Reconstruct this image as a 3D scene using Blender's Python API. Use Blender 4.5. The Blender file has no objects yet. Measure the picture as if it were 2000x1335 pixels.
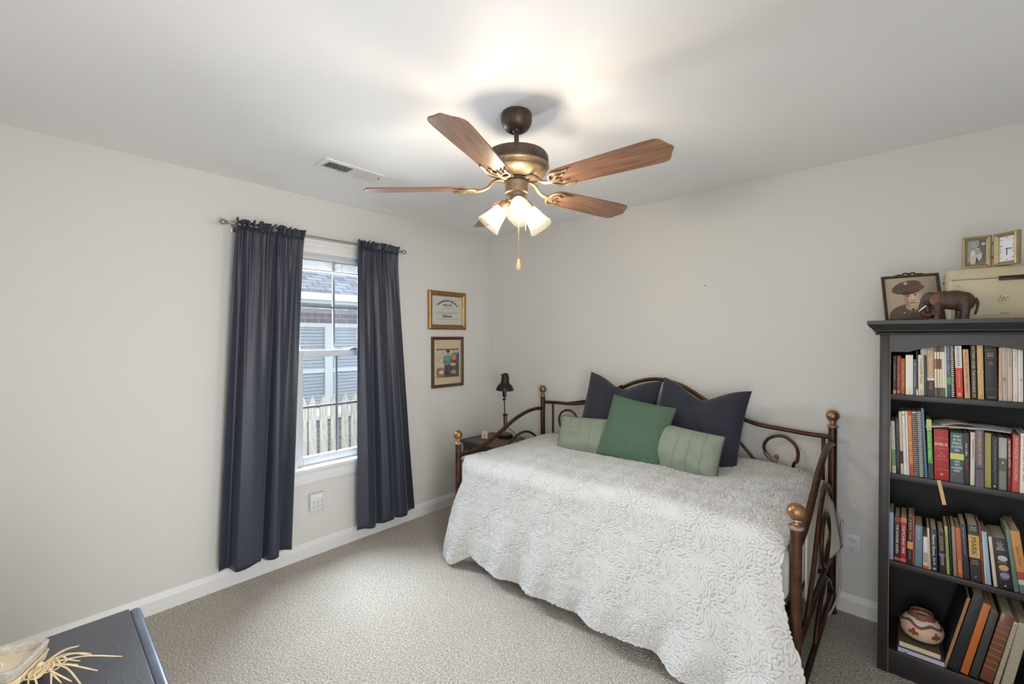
import bpy, bmesh, math, random
import numpy as np
from mathutils import Vector, Matrix, Euler
random.seed(7); np.random.seed(7)
SC = bpy.context.scene
COL = SC.collection
PI = math.pi
R = math.radians

# ------------------------------------------------------------------ camera
CAM = np.array([3.0, -2.958, 1.486]); YAW = .7400; PITCH = -.01045; ROLL = -.00025; FPX = 848.8
_f = np.array([-math.sin(YAW)*math.cos(PITCH), math.cos(YAW)*math.cos(PITCH), math.sin(PITCH)])
_r0 = np.array([math.cos(YAW), math.sin(YAW), 0.]); _u0 = np.cross(_r0, _f)
_r = math.cos(ROLL)*_r0 + math.sin(ROLL)*_u0; _u = -math.sin(ROLL)*_r0 + math.cos(ROLL)*_u0
cd = bpy.data.cameras.new('camera'); co = bpy.data.objects.new('camera', cd); COL.objects.link(co)
M3 = Matrix((( _r[0], _u[0], -_f[0]), (_r[1], _u[1], -_f[1]), (_r[2], _u[2], -_f[2])))
co.matrix_world = Matrix.Translation(Vector(CAM)) @ M3.to_4x4()
cd.sensor_fit = 'HORIZONTAL'; cd.sensor_width = 36; cd.lens = FPX/2000*36; cd.clip_start = .02
SC.camera = co
# ------------------------------------------------------------------ view and sky
SC.view_settings.view_transform = 'Standard'; SC.view_settings.look = 'None'
SC.view_settings.gamma = 1; SC.view_settings.use_curve_mapping = False
SC.view_settings.exposure = 0.05
W = bpy.data.worlds.new('overcast_sky'); SC.world = W; W.use_nodes = True
wb = W.node_tree.nodes['Background']; wb.inputs[0].default_value = (.86, .93, 1, 1); wb.inputs[1].default_value = 3.2
SC.cycles.use_denoising = True
SC.cycles.max_bounces = 10; SC.cycles.diffuse_bounces = 6; SC.cycles.transparent_max_bounces = 16
SC.cycles.sample_clamp_indirect = 4.0; SC.cycles.caustics_reflective = False; SC.cycles.caustics_refractive = False

def lamp(name, kind, loc, power, color, **kw):
    d = bpy.data.lights.new(name, kind); d.energy = power; d.color = color
    for k, v in kw.items():
        if k not in ('rot',): setattr(d, k, v)
    o = bpy.data.objects.new(name, d); COL.objects.link(o); o.location = loc
    if 'rot' in kw: o.rotation_euler = kw['rot']
    return o
# daylight of the overcast sky coming down over the neighbour's roof into the window
def aim(d): return Vector(d).to_track_quat('-Z', 'Y').to_euler()
lamp('window_daylight', 'AREA', (-.50, -1.51, 1.80), 290, (.80, .90, 1), shape='RECTANGLE', size=.9, size_y=1.2, rot=aim((1, 0, -.75)))
# added fill light, out of view beside the camera, to brighten the room
lamp('side_fill', 'AREA', (3.56, -2.55, 1.15), 30, (.96, .97, 1), shape='RECTANGLE', size=.8, size_y=1.7, spread=R(130), rot=aim((-1, 0, -.12)))
# second added fill, unseen behind the camera, lifting bed end and bookcase
lamp('rear_fill', 'AREA', (3.02, -3.27, 1.1), 11, (.97, .98, 1), shape='RECTANGLE', size=.7, size_y=1.7, spread=R(120), rot=aim((0, 1, -.1)))
FAN_W = 128   # radiance of the frosted bulbs

# ------------------------------------------------------------------ helpers
def ray(px, py): return _f + _r*(px-1000)/FPX - _u*(py-667.5)/FPX
def on(px, py, ax, v):
    d = ray(px, py); return CAM + d*((v-CAM[ax])/d[ax])
def xof(px, Y, Z):
    k = (px-1000)/FPX; d0 = np.array([0, Y-CAM[1], Z-CAM[2]])
    return CAM[0] + (k*(d0@_f)-d0@_r)/(_r[0]-k*_f[0])
def lin(c): return c/12.92 if c <= .04045 else ((c+.055)/1.055)**2.4
def C(r, g, b): return (lin(r/255), lin(g/255), lin(b/255), 1)

def mat(name, col, rough=.6, metal=0., bump=0., bscale=200., var=0., vscale=30., col2=None, spec=None, detail=3., stretch=None, sheen=0.):
    m = bpy.data.materials.new(name); m.use_nodes = True; nt = m.node_tree; b = nt.nodes['Principled BSDF']
    b.inputs['Base Color'].default_value = col; b.inputs['Roughness'].default_value = rough; b.inputs['Metallic'].default_value = metal
    if spec is not None: b.inputs['Specular IOR Level'].default_value = spec
    if sheen: b.inputs['Sheen Weight'].default_value = sheen
    if bump or var or col2:
        tc = nt.nodes.new('ShaderNodeTexCoord'); src = tc.outputs['Object']
        if stretch:
            mp = nt.nodes.new('ShaderNodeMapping'); mp.inputs['Scale'].default_value = stretch
            nt.links.new(src, mp.inputs[0]); src = mp.outputs[0]
    if var or col2:
        n = nt.nodes.new('ShaderNodeTexNoise'); n.inputs['Scale'].default_value = vscale; n.inputs['Detail'].default_value = detail
        nt.links.new(src, n.inputs['Vector'])
        cr = nt.nodes.new('ShaderNodeValToRGB'); nt.links.new(n.outputs[0], cr.inputs[0])
        cr.color_ramp.elements[0].position = .32; cr.color_ramp.elements[1].position = .68
        if col2 is None:
            a = tuple(max(0, c*(1-var)) for c in col[:3])+(1,); z = tuple(min(1, c*(1+var)) for c in col[:3])+(1,)
        else: a, z = col, col2
        cr.color_ramp.elements[0].color = a; cr.color_ramp.elements[1].color = z
        nt.links.new(cr.outputs[0], b.inputs['Base Color'])
    if bump:
        n2 = nt.nodes.new('ShaderNodeTexNoise'); n2.inputs['Scale'].default_value = bscale; n2.inputs['Detail'].default_value = 2
        nt.links.new(src, n2.inputs['Vector'])
        bp = nt.nodes.new('ShaderNodeBump'); bp.inputs['Strength'].default_value = bump; bp.inputs['Distance'].default_value = .004
        nt.links.new(n2.outputs[0], bp.inputs['Height']); nt.links.new(bp.outputs[0], b.inputs['Normal'])
    return m
def emis(name, col, s):
    m = bpy.data.materials.new(name); m.use_nodes = True; b = m.node_tree.nodes['Principled BSDF']
    b.inputs['Base Color'].default_value = col; b.inputs['Emission Color'].default_value = col; b.inputs['Emission Strength'].default_value = s
    return m
def paint_mat(name, rough=.5, coat=0.):
    m = bpy.data.materials.new(name); m.use_nodes = True; b = m.node_tree.nodes['Principled BSDF']
    a = m.node_tree.nodes.new('ShaderNodeVertexColor'); a.layer_name = 'print'
    m.node_tree.links.new(a.outputs[0], b.inputs['Base Color']); b.inputs['Roughness'].default_value = rough
    return m
_mc = {}
def cm(r, g, b, rough=.55, **k):
    key = (r, g, b, rough)
    if key not in _mc: _mc[key] = mat('paint_%d_%d_%d' % (r, g, b), C(r, g, b), rough, **k)
    return _mc[key]

class G:
    """collects shapes, links them as ONE mesh object"""
    def __init__(s): s.bm = bmesh.new()
    def _x(s, vs, M):
        if M is not None: bmesh.ops.transform(s.bm, matrix=M, verts=vs)
    def box(s, x0, x1, y0, y1, z0, z1, bev=0, M=None, seg=2):
        vs = [s.bm.verts.new((x, y, z)) for x in (x0, x1) for y in (y0, y1) for z in (z0, z1)]
        fs = [s.bm.faces.new([vs[i] for i in q]) for q in ((0,1,3,2),(4,6,7,5),(0,4,5,1),(2,3,7,6),(0,2,6,4),(1,5,7,3))]
        if bev:
            es = list({e for f in fs for e in f.edges})
            r = bmesh.ops.bevel(s.bm, geom=es, offset=bev, segments=seg, affect='EDGES', profile=.5, clamp_overlap=True)
            vs = list({v for f in r['faces'] for v in f.verts} | {v for v in vs if v.is_valid})
        s._x(vs, M); return s
    def tube(s, pts, r, seg=10, closed=False, cap=True, M=None, flat=1.):
        P = [Vector(p) for p in pts]; n = len(P); rr = r if hasattr(r, '__len__') else [r]*n
        T = []
        for i in range(n):
            a = P[(i-1) % n] if (closed or i > 0) else P[i]; b = P[(i+1) % n] if (closed or i < n-1) else P[i]
            t = (b-a); T.append(t.normalized() if t.length > 1e-9 else Vector((0, 0, 1)))
        ref = Vector((0, 0, 1)) if abs(T[0].z) < .9 else Vector((1, 0, 0))
        N = (ref - T[0]*ref.dot(T[0])).normalized(); rings = []; allv = []
        for i in range(n):
            N = N - T[i]*N.dot(T[i]); N = N.normalized() if N.length > 1e-6 else T[i].orthogonal().normalized()
            B = T[i].cross(N); ring = []
            for k in range(seg):
                a = 2*PI*k/seg
                ring.append(s.bm.verts.new(P[i] + (N*math.cos(a)*flat + B*math.sin(a))*rr[i]))
            rings.append(ring); allv += ring
        m = n if closed else n-1
        for i in range(m):
            A, Bq = rings[i], rings[(i+1) % n]
            for k in range(seg):
                s.bm.faces.new((A[k], A[(k+1) % seg], Bq[(k+1) % seg], Bq[k]))
        if cap and not closed:
            s.bm.faces.new(rings[0][::-1]); s.bm.faces.new(rings[-1])
        s._x(allv, M); return s
    def lathe(s, prof, seg=24, M=None, wav=None):
        rings = []; allv = []
        for (r, z) in prof:
            if r < 1e-6: ring = [s.bm.verts.new((0, 0, z))]
            else:
                ring = []
                for k in range(seg):
                    a = 2*PI*k/seg; q = r*(1 if wav is None else wav(a, r, z))
                    ring.append(s.bm.verts.new((q*math.cos(a), q*math.sin(a), z)))
            rings.append(ring); allv += ring
        for A, B in zip(rings[:-1], rings[1:]):
            for k in range(seg):
                k2 = (k+1) % seg
                if len(A) == 1 and len(B) == 1: continue
                if len(A) == 1: s.bm.faces.new((A[0], B[k2], B[k]))
                elif len(B) == 1: s.bm.faces.new((A[k], A[k2], B[0]))
                else: s.bm.faces.new((A[k], A[k2], B[k2], B[k]))
        s._x(allv, M); return s
    def prism(s, poly, d0, d1, M=None):
        """poly in local x,y extruded along z"""
        a = [s.bm.verts.new((x, y, d0)) for x, y in poly]; b = [s.bm.verts.new((x, y, d1)) for x, y in poly]
        n = len(poly)
        s.bm.faces.new(a[::-1]); s.bm.faces.new(b)
        for i in range(n): s.bm.faces.new((a[i], a[(i+1) % n], b[(i+1) % n], b[i]))
        s._x(a+b, M); return s
    def ball(s, c, r, seg=16, rings=10, M=None):
        r = (r, r, r) if not hasattr(r, '__len__') else r
        pr = [(math.sin(PI*i/rings), -math.cos(PI*i/rings)) for i in range(rings+1)]
        pr[0] = (0, -1); pr[-1] = (0, 1)
        m = Matrix.Translation(c) @ Matrix.Diagonal((r[0], r[1], r[2], 1))
        return s.lathe(pr, seg, m if M is None else M @ m)
    def grid(s, P):
        n, m = len(P), len(P[0])
        V = [[s.bm.verts.new(p) for p in row] for row in P]
        for i in range(n-1):
            for j in range(m-1): s.bm.faces.new((V[i][j], V[i+1][j], V[i+1][j+1], V[i][j+1]))
        return s
    def build(s, name, m, parent=None, smooth=True, angle=38, recalc=True, label=None):
        if recalc: bmesh.ops.recalc_face_normals(s.bm, faces=s.bm.faces)
        me = bpy.data.meshes.new(name); s.bm.to_mesh(me); s.bm.free()
        if smooth:
            me.polygons.foreach_set('use_smooth', [True]*len(me.polygons)); me.set_sharp_from_angle(angle=R(angle))
        if m: me.materials.append(m)
        o = bpy.data.objects.new(name, me); COL.objects.link(o)
        if parent: o.parent = parent
        if label: o['label'] = label
        return o
def tag(o, label=None, cat=None, group=None, kind=None):
    if label: o['label'] = label
    if cat: o['category'] = cat
    if group: o['group'] = group
    if kind: o['kind'] = kind
    return o
def thing(name, label, cat, loc=(0, 0, 0), rot=(0, 0, 0), group=None):
    o = bpy.data.objects.new(name, None); COL.objects.link(o); o.location = loc; o.rotation_euler = rot; o.empty_display_size = .05
    return tag(o, label, cat, group)
def struct(o): o['kind'] = 'structure'; return o
def smooth_path(pts, n=8, closed=False):
    P = [np.array(p, float) for p in pts]; out = []; m = len(P)
    rng = range(m) if closed else range(m-1)
    for i in rng:
        p0 = P[(i-1) % m] if (closed or i > 0) else 2*P[0]-P[1]; p1 = P[i]; p2 = P[(i+1) % m]
        p3 = P[(i+2) % m] if (closed or i < m-2) else 2*P[-1]-P[-2]
        for k in range(n):
            t = k/n
            out.append(.5*((2*p1)+(-p0+p2)*t+(2*p0-5*p1+4*p2-p3)*t*t+(-p0+3*p1-3*p2+p3)*t**3))
    if not closed: out.append(P[-1])
    return [tuple(p) for p in out]
def npmesh(name, V, F, m, parent=None, uv=None):
    me = bpy.data.meshes.new(name); me.from_pydata(V, [], F); me.update()
    me.polygons.foreach_set('use_smooth', [True]*len(me.polygons))
    if uv is not None:
        l = me.uv_layers.new(name='UVMap'); idx = np.empty(len(me.loops), np.int32); me.loops.foreach_get('vertex_index', idx)
        l.data.foreach_set('uv', np.asarray(uv, np.float32)[idx].ravel())
    me.materials.append(m); o = bpy.data.objects.new(name, me); COL.objects.link(o)
    if parent: o.parent = parent
    return o
def gridF(n, m):
    i, j = np.meshgrid(np.arange(n-1), np.arange(m-1), indexing='ij'); a = (i*m+j).ravel()
    return np.stack([a, a+m, a+m+1, a+1], 1)
def painted(name, w, h, fn, res, m, parent, M):
    """flat printed picture: w x h in local x,z facing -y, colours from fn(u,v) in 0..255 (v up)"""
    nx = int(res); ny = max(2, int(res*h/w))
    u = np.linspace(0, 1, nx); v = np.linspace(0, 1, ny); U, Vv = np.meshgrid(u, v, indexing='ij')
    col = fn(U, Vv); col = np.clip(col, 0, 255)/255.
    colr = np.where(col <= .04045, col/12.92, ((col+.055)/1.055)**2.4)
    P = np.stack([(U-.5)*w, 0*U, Vv*h], -1).reshape(-1, 3)
    F = gridF(nx, ny)
    o = npmesh(name, P.tolist(), F.tolist(), m, parent)
    at = o.data.color_attributes.new('print', 'FLOAT_COLOR', 'POINT')
    at.data.foreach_set('color', np.concatenate([colr.reshape(-1, 3), np.ones((nx*ny, 1))], 1).astype(np.float32).ravel())
    o.matrix_local = M
    return o
_fonts = {}
def text(name, s, size, m, parent, M, width=None, height=None, align='CENTER', depth=.0003, bold=0., sp=1.):
    cu = bpy.data.curves.new(name, 'FONT'); cu.body = s; cu.size = size; cu.align_x = align; cu.align_y = 'CENTER'
    cu.extrude = depth; cu.offset = bold; cu.resolution_u = 2; cu.space_line = sp
    t = bpy.data.objects.new('t', cu)
    me = bpy.data.meshes.new_from_object(t)
    bpy.data.objects.remove(t); bpy.data.curves.remove(cu)
    me.name = name
    n = len(me.vertices)
    if n:
        co_ = np.empty(n*3, np.float32); me.vertices.foreach_get('co', co_); co_ = co_.reshape(-1, 3)
        lo, hi = co_.min(0), co_.max(0)
        if width:
            co_[:, 0] *= width/max(1e-6, hi[0]-lo[0])
        if height:
            co_[:, 1] *= height/max(1e-6, hi[1]-lo[1])
        if width or height:
            lo, hi = co_.min(0), co_.max(0); co_[:, 1] -= (lo[1]+hi[1])/2
            if align == 'CENTER': co_[:, 0] -= (lo[0]+hi[0])/2
        me.vertices.foreach_set('co', co_.ravel())
    me.materials.clear(); me.materials.append(m)
    o = bpy.data.objects.new(name, me); COL.objects.link(o); o.parent = parent; o.matrix_local = M
    return o
# text matrices: facing -y, upright / reading downwards
def TF(x, y, z): return Matrix.Translation((x, y, z)) @ Matrix.Rotation(R(90), 4, 'X')
def TD(x, y, z): return Matrix.Translation((x, y, z)) @ Matrix.Rotation(R(90), 4, 'X') @ Matrix.Rotation(R(-90), 4, 'Z')

# ------------------------------------------------------------------ materials
M_wall = mat('wall_paint', C(213, 211, 206), .85, bump=.06, bscale=260)
M_ceil = mat('ceiling_paint', C(234, 234, 234), .9, bump=.05, bscale=200)
M_trim = mat('white_trim_paint', C(226, 226, 224), .45)
M_vinyl = mat('white_vinyl', C(202, 205, 209), .4)
M_bronze = mat('oiled_bronze', C(84, 58, 42), .38, .75, var=.25, vscale=25)
M_bronze2 = mat('rubbed_bronze', C(120, 98, 74), .45, .6, var=.25, vscale=40)
M_gold = mat('antique_gold_ball', C(150, 114, 78), .36, .8, var=.2, vscale=20)
M_silver = mat('worn_silver_ring', C(170, 160, 150), .35, .8)
M_black = mat('black_metal', C(26, 25, 25), .4, .2)
M_chrome = mat('chrome', C(210, 212, 215), .15, 1)
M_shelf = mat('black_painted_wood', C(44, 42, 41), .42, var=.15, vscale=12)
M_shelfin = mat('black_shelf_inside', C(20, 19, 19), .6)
M_rub = mat('rubbed_through_edge', C(122, 100, 84), .6)
M_page = mat('book_pages', C(206, 190, 160), .9, var=.1, vscale=300)
M_nickel = mat('brushed_nickel', C(168, 158, 140), .32, .85)

def carpet_mat():
    m = bpy.data.materials.new('beige_carpet'); m.use_nodes = True; nt = m.node_tree; b = nt.nodes['Principled BSDF']
    b.inputs['Roughness'].default_value = 1; b.inputs['Specular IOR Level'].default_value = .1; b.inputs['Sheen Weight'].default_value = .25
    tc = nt.nodes.new('ShaderNodeTexCoord')
    n1 = nt.nodes.new('ShaderNodeTexNoise'); n1.inputs['Scale'].default_value = 120; n1.inputs['Detail'].default_value = 4; n1.inputs['Roughness'].default_value = .7
    n2 = nt.nodes.new('ShaderNodeTexNoise'); n2.inputs['Scale'].default_value = 5; n2.inputs['Detail'].default_value = 3
    v = nt.nodes.new('ShaderNodeTexVoronoi'); v.inputs['Scale'].default_value = 150
    for n in (n1, n2, v): nt.links.new(tc.outputs['Object'], n.inputs['Vector'])
    cr = nt.nodes.new('ShaderNodeValToRGB'); e = cr.color_ramp.elements
    e[0].position = .36; e[0].color = C(158, 143, 126); e[1].position = .64; e[1].color = C(240, 233, 222)
    nt.links.new(n1.outputs[0], cr.inputs[0])
    mx = nt.nodes.new('ShaderNodeMix'); mx.data_type = 'RGBA'; mx.blend_type = 'MULTIPLY'; mx.inputs[0].default_value = .35
    cr2 = nt.nodes.new('ShaderNodeValToRGB'); cr2.color_ramp.elements[0].position = .3; cr2.color_ramp.elements[1].position = .7
    cr2.color_ramp.elements[0].color = (.82, .82, .82, 1); nt.links.new(n2.outputs[0], cr2.inputs[0])
    nt.links.new(cr.outputs[0], mx.inputs['A']); nt.links.new(cr2.outputs[0], mx.inputs['B']); nt.links.new(mx.outputs['Result'], b.inputs['Base Color'])
    ad = nt.nodes.new('ShaderNodeMath'); ad.operation = 'ADD'; nt.links.new(n1.outputs[0], ad.inputs[0]); nt.links.new(v.outputs['Distance'], ad.inputs[1])
    bp = nt.nodes.new('ShaderNodeBump'); bp.inputs['Strength'].default_value = .9; bp.inputs['Distance'].default_value = .012
    nt.links.new(ad.outputs[0], bp.inputs['Height']); nt.links.new(bp.outputs[0], b.inputs['Normal'])
    return m

# ------------------------------------------------------------------ room shell
H = 2.44; XR = 3.52; YB = -3.2
WY0, WY1, WZ0, WZ1 = -1.80, -1.215, .615, 2.06       # window opening
def wall(name, boxes, m):
    g = G()
    for b in boxes: g.box(*b)
    return struct(g.build(name, m, smooth=False))
struct(G().box(-.15, 4.75, -4.6, .15, -.1, 0).build('floor', carpet_mat(), smooth=False))
struct(G().box(-.15, 4.75, -4.6, .15, H, H+.1).build('ceiling', M_ceil, smooth=False))
wall('wall_left', [(-.15, 0, YB, WY0, 0, H), (-.15, 0, WY1, .15, 0, H), (-.15, 0, WY0, WY1, 0, WZ0), (-.15, 0, WY0, WY1, WZ1, H)], M_wall)
wall('wall_right', [(0, XR+.15, 0, .15, 0, H)], M_wall)
DY0, DY1 = -2.97, -2.13                                # unseen opening added beside the camera for the side fill light
wall('wall_side', [(XR, XR+.15, YB, DY0, 0, H), (XR, XR+.15, DY1, 0, 0, H), (XR, XR+.15, DY0, DY1, 2.13, H)], M_wall)
wall('wall_rear', [(-.15, 2.64, YB-.15, YB, 0, H), (3.40, 4.75, YB-.15, YB, 0, H), (2.64, 3.40, YB-.15, YB, 2.13, H)], M_wall)  # its gap is an unseen opening added for the rear fill light
wall('wall_behind_rear_fill', [(2.2, 3.9, -4.6, -4.45, 0, H), (2.2, 2.35, -4.45, YB-.15, 0, H), (3.75, 3.9, -4.45, YB-.15, 0, H)], M_wall)  # unseen walls added to close off the space behind the rear fill
wall('wall_behind_side_fill', [(4.6, 4.75, YB, .15, 0, H), (XR+.15, 4.6, 0, .15, 0, H)], M_wall)  # unseen walls added to keep sky light out of the side opening
def baseboard(name, poly_to, length):
    prof = [(0, 0), (.015, 0), (.015, .07), (.011, .078), (.009, .09), (.004, .10), (0, .102)]
    g = G(); g.prism(prof, 0, length, poly_to); return struct(g.build(name, M_trim, angle=20))
baseboard('baseboard_right', Matrix(((0, 0, 1, 0), (-1, 0, 0, 0), (0, 1, 0, 0), (0, 0, 0, 1))), XR)
baseboard('baseboard_left', Matrix(((1, 0, 0, 0), (0, 0, -1, -.015), (0, 1, 0, 0), (0, 0, 0, 1))), -YB-.02)

# ------------------------------------------------------------------ window
M_glass = bpy.data.materials.new('window_glass'); M_glass.use_nodes = True
_nt = M_glass.node_tree; _nt.nodes.remove(_nt.nodes['Principled BSDF'])
_t = _nt.nodes.new('ShaderNodeBsdfTransparent'); _t.inputs[0].default_value = (.93, .95, .96, 1); _g = _nt.nodes.new('ShaderNodeBsdfGlossy'); _g.inputs['Roughness'].default_value = .02
_mx = _nt.nodes.new('ShaderNodeMixShader'); _mx.inputs[0].default_value = .05
_nt.links.new(_t.outputs[0], _mx.inputs[1]); _nt.links.new(_g.outputs[0], _mx.inputs[2]); _nt.links.new(_mx.outputs[0], _nt.nodes['Material Output'].inputs[0])
win = bpy.data.objects.new('window_1', None); COL.objects.link(win); win['kind'] = 'structure'
g = G()   # casing: sides and head with a stepped moulding
g.box(0, .016, WY0-.085, WY0, WZ0-.01, WZ1+.0, .003).box(0, .016, WY1, WY1+.085, WZ0-.01, WZ1, .003)
g.box(0, .016, WY0-.085, WY1+.085, WZ1, WZ1+.075, .003).box(0, .024, WY0-.092, WY1+.092, WZ1+.07, WZ1+.092, .004).box(0, .020, WY0-.085, WY1+.085, WZ1+.03, WZ1+.042, .003)
g.build('casing', M_trim, win)
g = G().box(-.15, 0, WY0-.0, WY0+.012, WZ0, WZ1).box(-.15, 0, WY1-.012, WY1, WZ0, WZ1).box(-.15, 0, WY0+.012, WY1-.012, WZ1-.012, WZ1).box(-.15, -.02, WY0+.012, WY1-.012, WZ0-.0, WZ0+.02)
g.build('jamb', M_vinyl, win)
G().box(-.03, .05, WY0-.11, WY1+.11, .588, .612, .006).build('sill', M_trim, win)
G().box(0, .016, WY0-.09, WY1+.09, .50, .575, .003).box(0, .026, WY0-.095, WY1+.095, .572, .589, .004).build('apron', M_trim, win)
def sash(name, x0, x1, z0, z1, rb, rt, zm):
    y0, y1 = WY0+.012, WY1-.012; st = .042; g = G()
    g.box(x0, x1, y0, y0+st, z0, z1, .004).box(x0, x1, y1-st, y1, z0, z1, .004).box(x0, x1, y0+st, y1-st, z0, z0+rb, .004).box(x0, x1, y0+st, y1-st, z1-rt, z1, .004)
    o = g.build(name, M_vinyl, win)
    xm = (x0+x1)/2; ym = (y0+y1)/2; g = G()
    g.box(xm-.004, xm+.004, ym-.008, ym+.008, z0+rb, z1-rt); g.box(xm-.0035, xm+.0035, y0+st, y1-st, zm-.008, zm+.008)
    g.build('muntin_grid', mat('grey_muntin', C(112, 117, 123), .5), o, smooth=False)
    G().box(xm-.002, xm+.002, y0+st-.005, y1-st+.005, z0+rb-.005, z1-rt+.005).build('pane', M_glass, o, smooth=False)
    return o
sash('upper_sash', -.085, -.055, 1.35, WZ1-.012, .045, .04, 1.70)
lo = sash('lower_sash', -.05, -.015, .622, 1.40, .052, .045, 1.01)
G().box(-.03, .0, -1.42, -1.36, 1.398, 1.412, .003).box(-.012, .004, -1.405, -1.372, 1.405, 1.418, .003).build('sash_lock', M_nickel, lo)

# raised mini blind
bl = thing('window_blind', 'white mini blind raised into a stack at the window top', 'blind', (-.012, (WY0+WY1)/2, WZ1))
hw = (WY1-WY0)/2-.016
g = G().box(-.02, .018, -hw, hw, -.045, -.013, .004); g.build('headrail', M_vinyl, bl)
M_slat = mat('blind_slat', C(168, 164, 156), .5)
g = G()
for k in range(13):
    z = -.048-.0045*k; g.box(-.018, .012, -hw+.004, hw-.004, z-.0012, z+.0006)
g.build('slat_stack', M_slat, bl, smooth=False)
G().box(-.018, .012, -hw+.004, hw-.004, -.118, -.106, .003).build('bottom_rail', M_vinyl, bl)
g = G().tube(smooth_path([(.014, .03, -.05), (.02, .035, -.07), (.016, .02, -.085), (.02, .03, -.10), (.016, .026, -.115)], 5), .003, 6).tube([(.02, .022, -.05), (.021, .02, -.12)], .002, 6)
g.build('lift_cord', mat('white_cord', C(220, 216, 205), .7), bl)

# ------------------------------------------------------------------ outside: fence, neighbour's house, ground
M_fence = mat('weathered_pine', C(104, 98, 90), .85, col2=C(146, 140, 130), vscale=12, stretch=(1, 6, .6), bump=.1, bscale=60)
fn = thing('picket_fence', 'weathered wooden picket fence outside the window', 'fence', (-1.2, -.9, -.4))
pk = G()
w = .036
pk.prism([(-w, 0), (w, 0), (w, 1.24), (w*.75, 1.275), (w*.3, 1.31), (0, 1.335), (-w*.3, 1.31), (-w*.75, 1.275), (-w, 1.24)], -.009, .009, Matrix(((0, 0, 1, 0), (1, 0, 0, 0), (0, 1, 0, 0), (0, 0, 0, 1))))
p0 = pk.build('picket', M_fence, fn, angle=20)
k0 = 0
for k in range(-16, 17):
    p = p0 if k == -16 else p0.copy()
    if k > -16: COL.objects.link(p); p.parent = fn
    p.location = (0, .03+k*.103, random.uniform(-.006, .006)); p.rotation_euler = (R(random.uniform(-.6, .6)), 0, 0)
M_fr = mat('pale_fence_rail', C(182, 180, 174), .8)
for z in (.35, 1.12): G().box(-.05, -.0095, -1.72, 1.75, z, z+.075, .003).build('rail', M_fr, fn)
struct(G().box(-9, -.16, -9, 9, -.5, -.4).build('ground', mat('lawn', C(88, 96, 62), .95, var=.3, vscale=20), smooth=False))
def brick_mat():
    m = bpy.data.materials.new('brown_brick'); m.use_nodes = True; nt = m.node_tree; b = nt.nodes['Principled BSDF']; b.inputs['Roughness'].default_value = .9
    t = nt.nodes.new('ShaderNodeTexBrick'); t.inputs['Color1'].default_value = C(108, 98, 104); t.inputs['Color2'].default_value = C(122, 111, 114); t.inputs['Mortar'].default_value = C(144, 141, 142)
    t.inputs['Scale'].default_value = 1; t.inputs['Mortar Size'].default_value = .007; t.inputs['Brick Width'].default_value = .21; t.inputs['Row Height'].default_value = .075
    tc = nt.nodes.new('ShaderNodeTexCoord'); sp = nt.nodes.new('ShaderNodeSeparateXYZ'); mp = nt.nodes.new('ShaderNodeCombineXYZ')
    nt.links.new(tc.outputs['Object'], sp.inputs[0]); nt.links.new(sp.outputs[1], mp.inputs[0]); nt.links.new(sp.outputs[2], mp.inputs[1]); nt.links.new(mp.outputs[0], t.inputs[0]); nt.links.new(t.outputs[0], b.inputs['Base Color'])
    return m
def roof_mat():
    m = bpy.data.materials.new('grey_shingles'); m.use_nodes = True; nt = m.node_tree; b = nt.nodes['Principled BSDF']; b.inputs['Roughness'].default_value = .9
    t = nt.nodes.new('ShaderNodeTexBrick'); t.inputs['Color1'].default_value = C(96, 98, 104); t.inputs['Color2'].default_value = C(134, 137, 144); t.inputs['Mortar'].default_value = C(56, 58, 64)
    t.inputs['Scale'].default_value = 1; t.inputs['Mortar Size'].default_value = .008; t.inputs['Brick Width'].default_value = .26; t.inputs['Row Height'].default_value = .14
    tc = nt.nodes.new('ShaderNodeTexCoord'); mp = nt.nodes.new('ShaderNodeMapping'); mp.inputs['Rotation'].default_value = (0, 0, R(90))
    nt.links.new(tc.outputs['Object'], mp.inputs[0]); nt.links.new(mp.outputs[0], t.inputs[0]); nt.links.new(t.outputs[0], b.inputs['Base Color'])
    return m
HX = -3.5
hs = thing('neighbour_house', 'brick neighbour house with grey shingle roof beyond the fence', 'house', (HX, 0, -.4))
M_hw = mat('house_white_trim', C(190, 192, 194), .6)
G().box(-4, 0, -4.5, 6, 0, 2.25).build('brick_wall', brick_mat(), hs, smooth=False)
G().box(.0, .02, -4.5, 6, 2.245, 2.36).build('frieze_board', mat('grey_frieze', C(150, 150, 150), .7), hs, smooth=False)
G().box(-.3, .42, -4.5, 6, 2.36, 2.39).build('soffit', M_hw, hs, smooth=False)
G().box(.42, .44, -4.5, 6, 2.37, 2.47).box(.44, .52, -4.5, 6, 2.40, 2.50, .01).build('fascia_gutter', M_hw, hs, smooth=False)
ro = G().box(-4.6, 0, -4.7, 6.2, -.03, 0).build('roof', roof_mat(), hs, smooth=False)
ro.location = (.47, 0, 2.50); ro.rotation_euler = (0, R(25), 0)
def nwin(yc, w_):
    o = G().box(-.03, .045, yc-w_/2-.06, yc-w_/2, .7, 2.1).box(-.03, .045, yc+w_/2, yc+w_/2+.06, .7, 2.1).box(-.03, .045, yc-w_/2, yc+w_/2, 2.04, 2.1).box(-.03, .03, yc-w_/2, yc+w_/2, 1.36, 1.42).box(-.03, .05, yc-w_/2-.06, yc+w_/2+.06, .66, .72).build('window', M_hw, hs, smooth=False)
    g = G()
    for k in range(26):
        z = .75+k*.05; g.box(.0, .012, yc-w_/2, yc+w_/2, z, z+.045)
    g.build('blind_slats', mat('neighbour_blind', C(150, 155, 162), .6), o, smooth=False)
    G().box(-.002, .0, yc-w_/2, yc+w_/2, .7, 2.04).build('pane', mat('dark_pane', C(128, 133, 140), .5), o, smooth=False)
nwin(-.50, .92); nwin(.54, .92)

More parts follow.
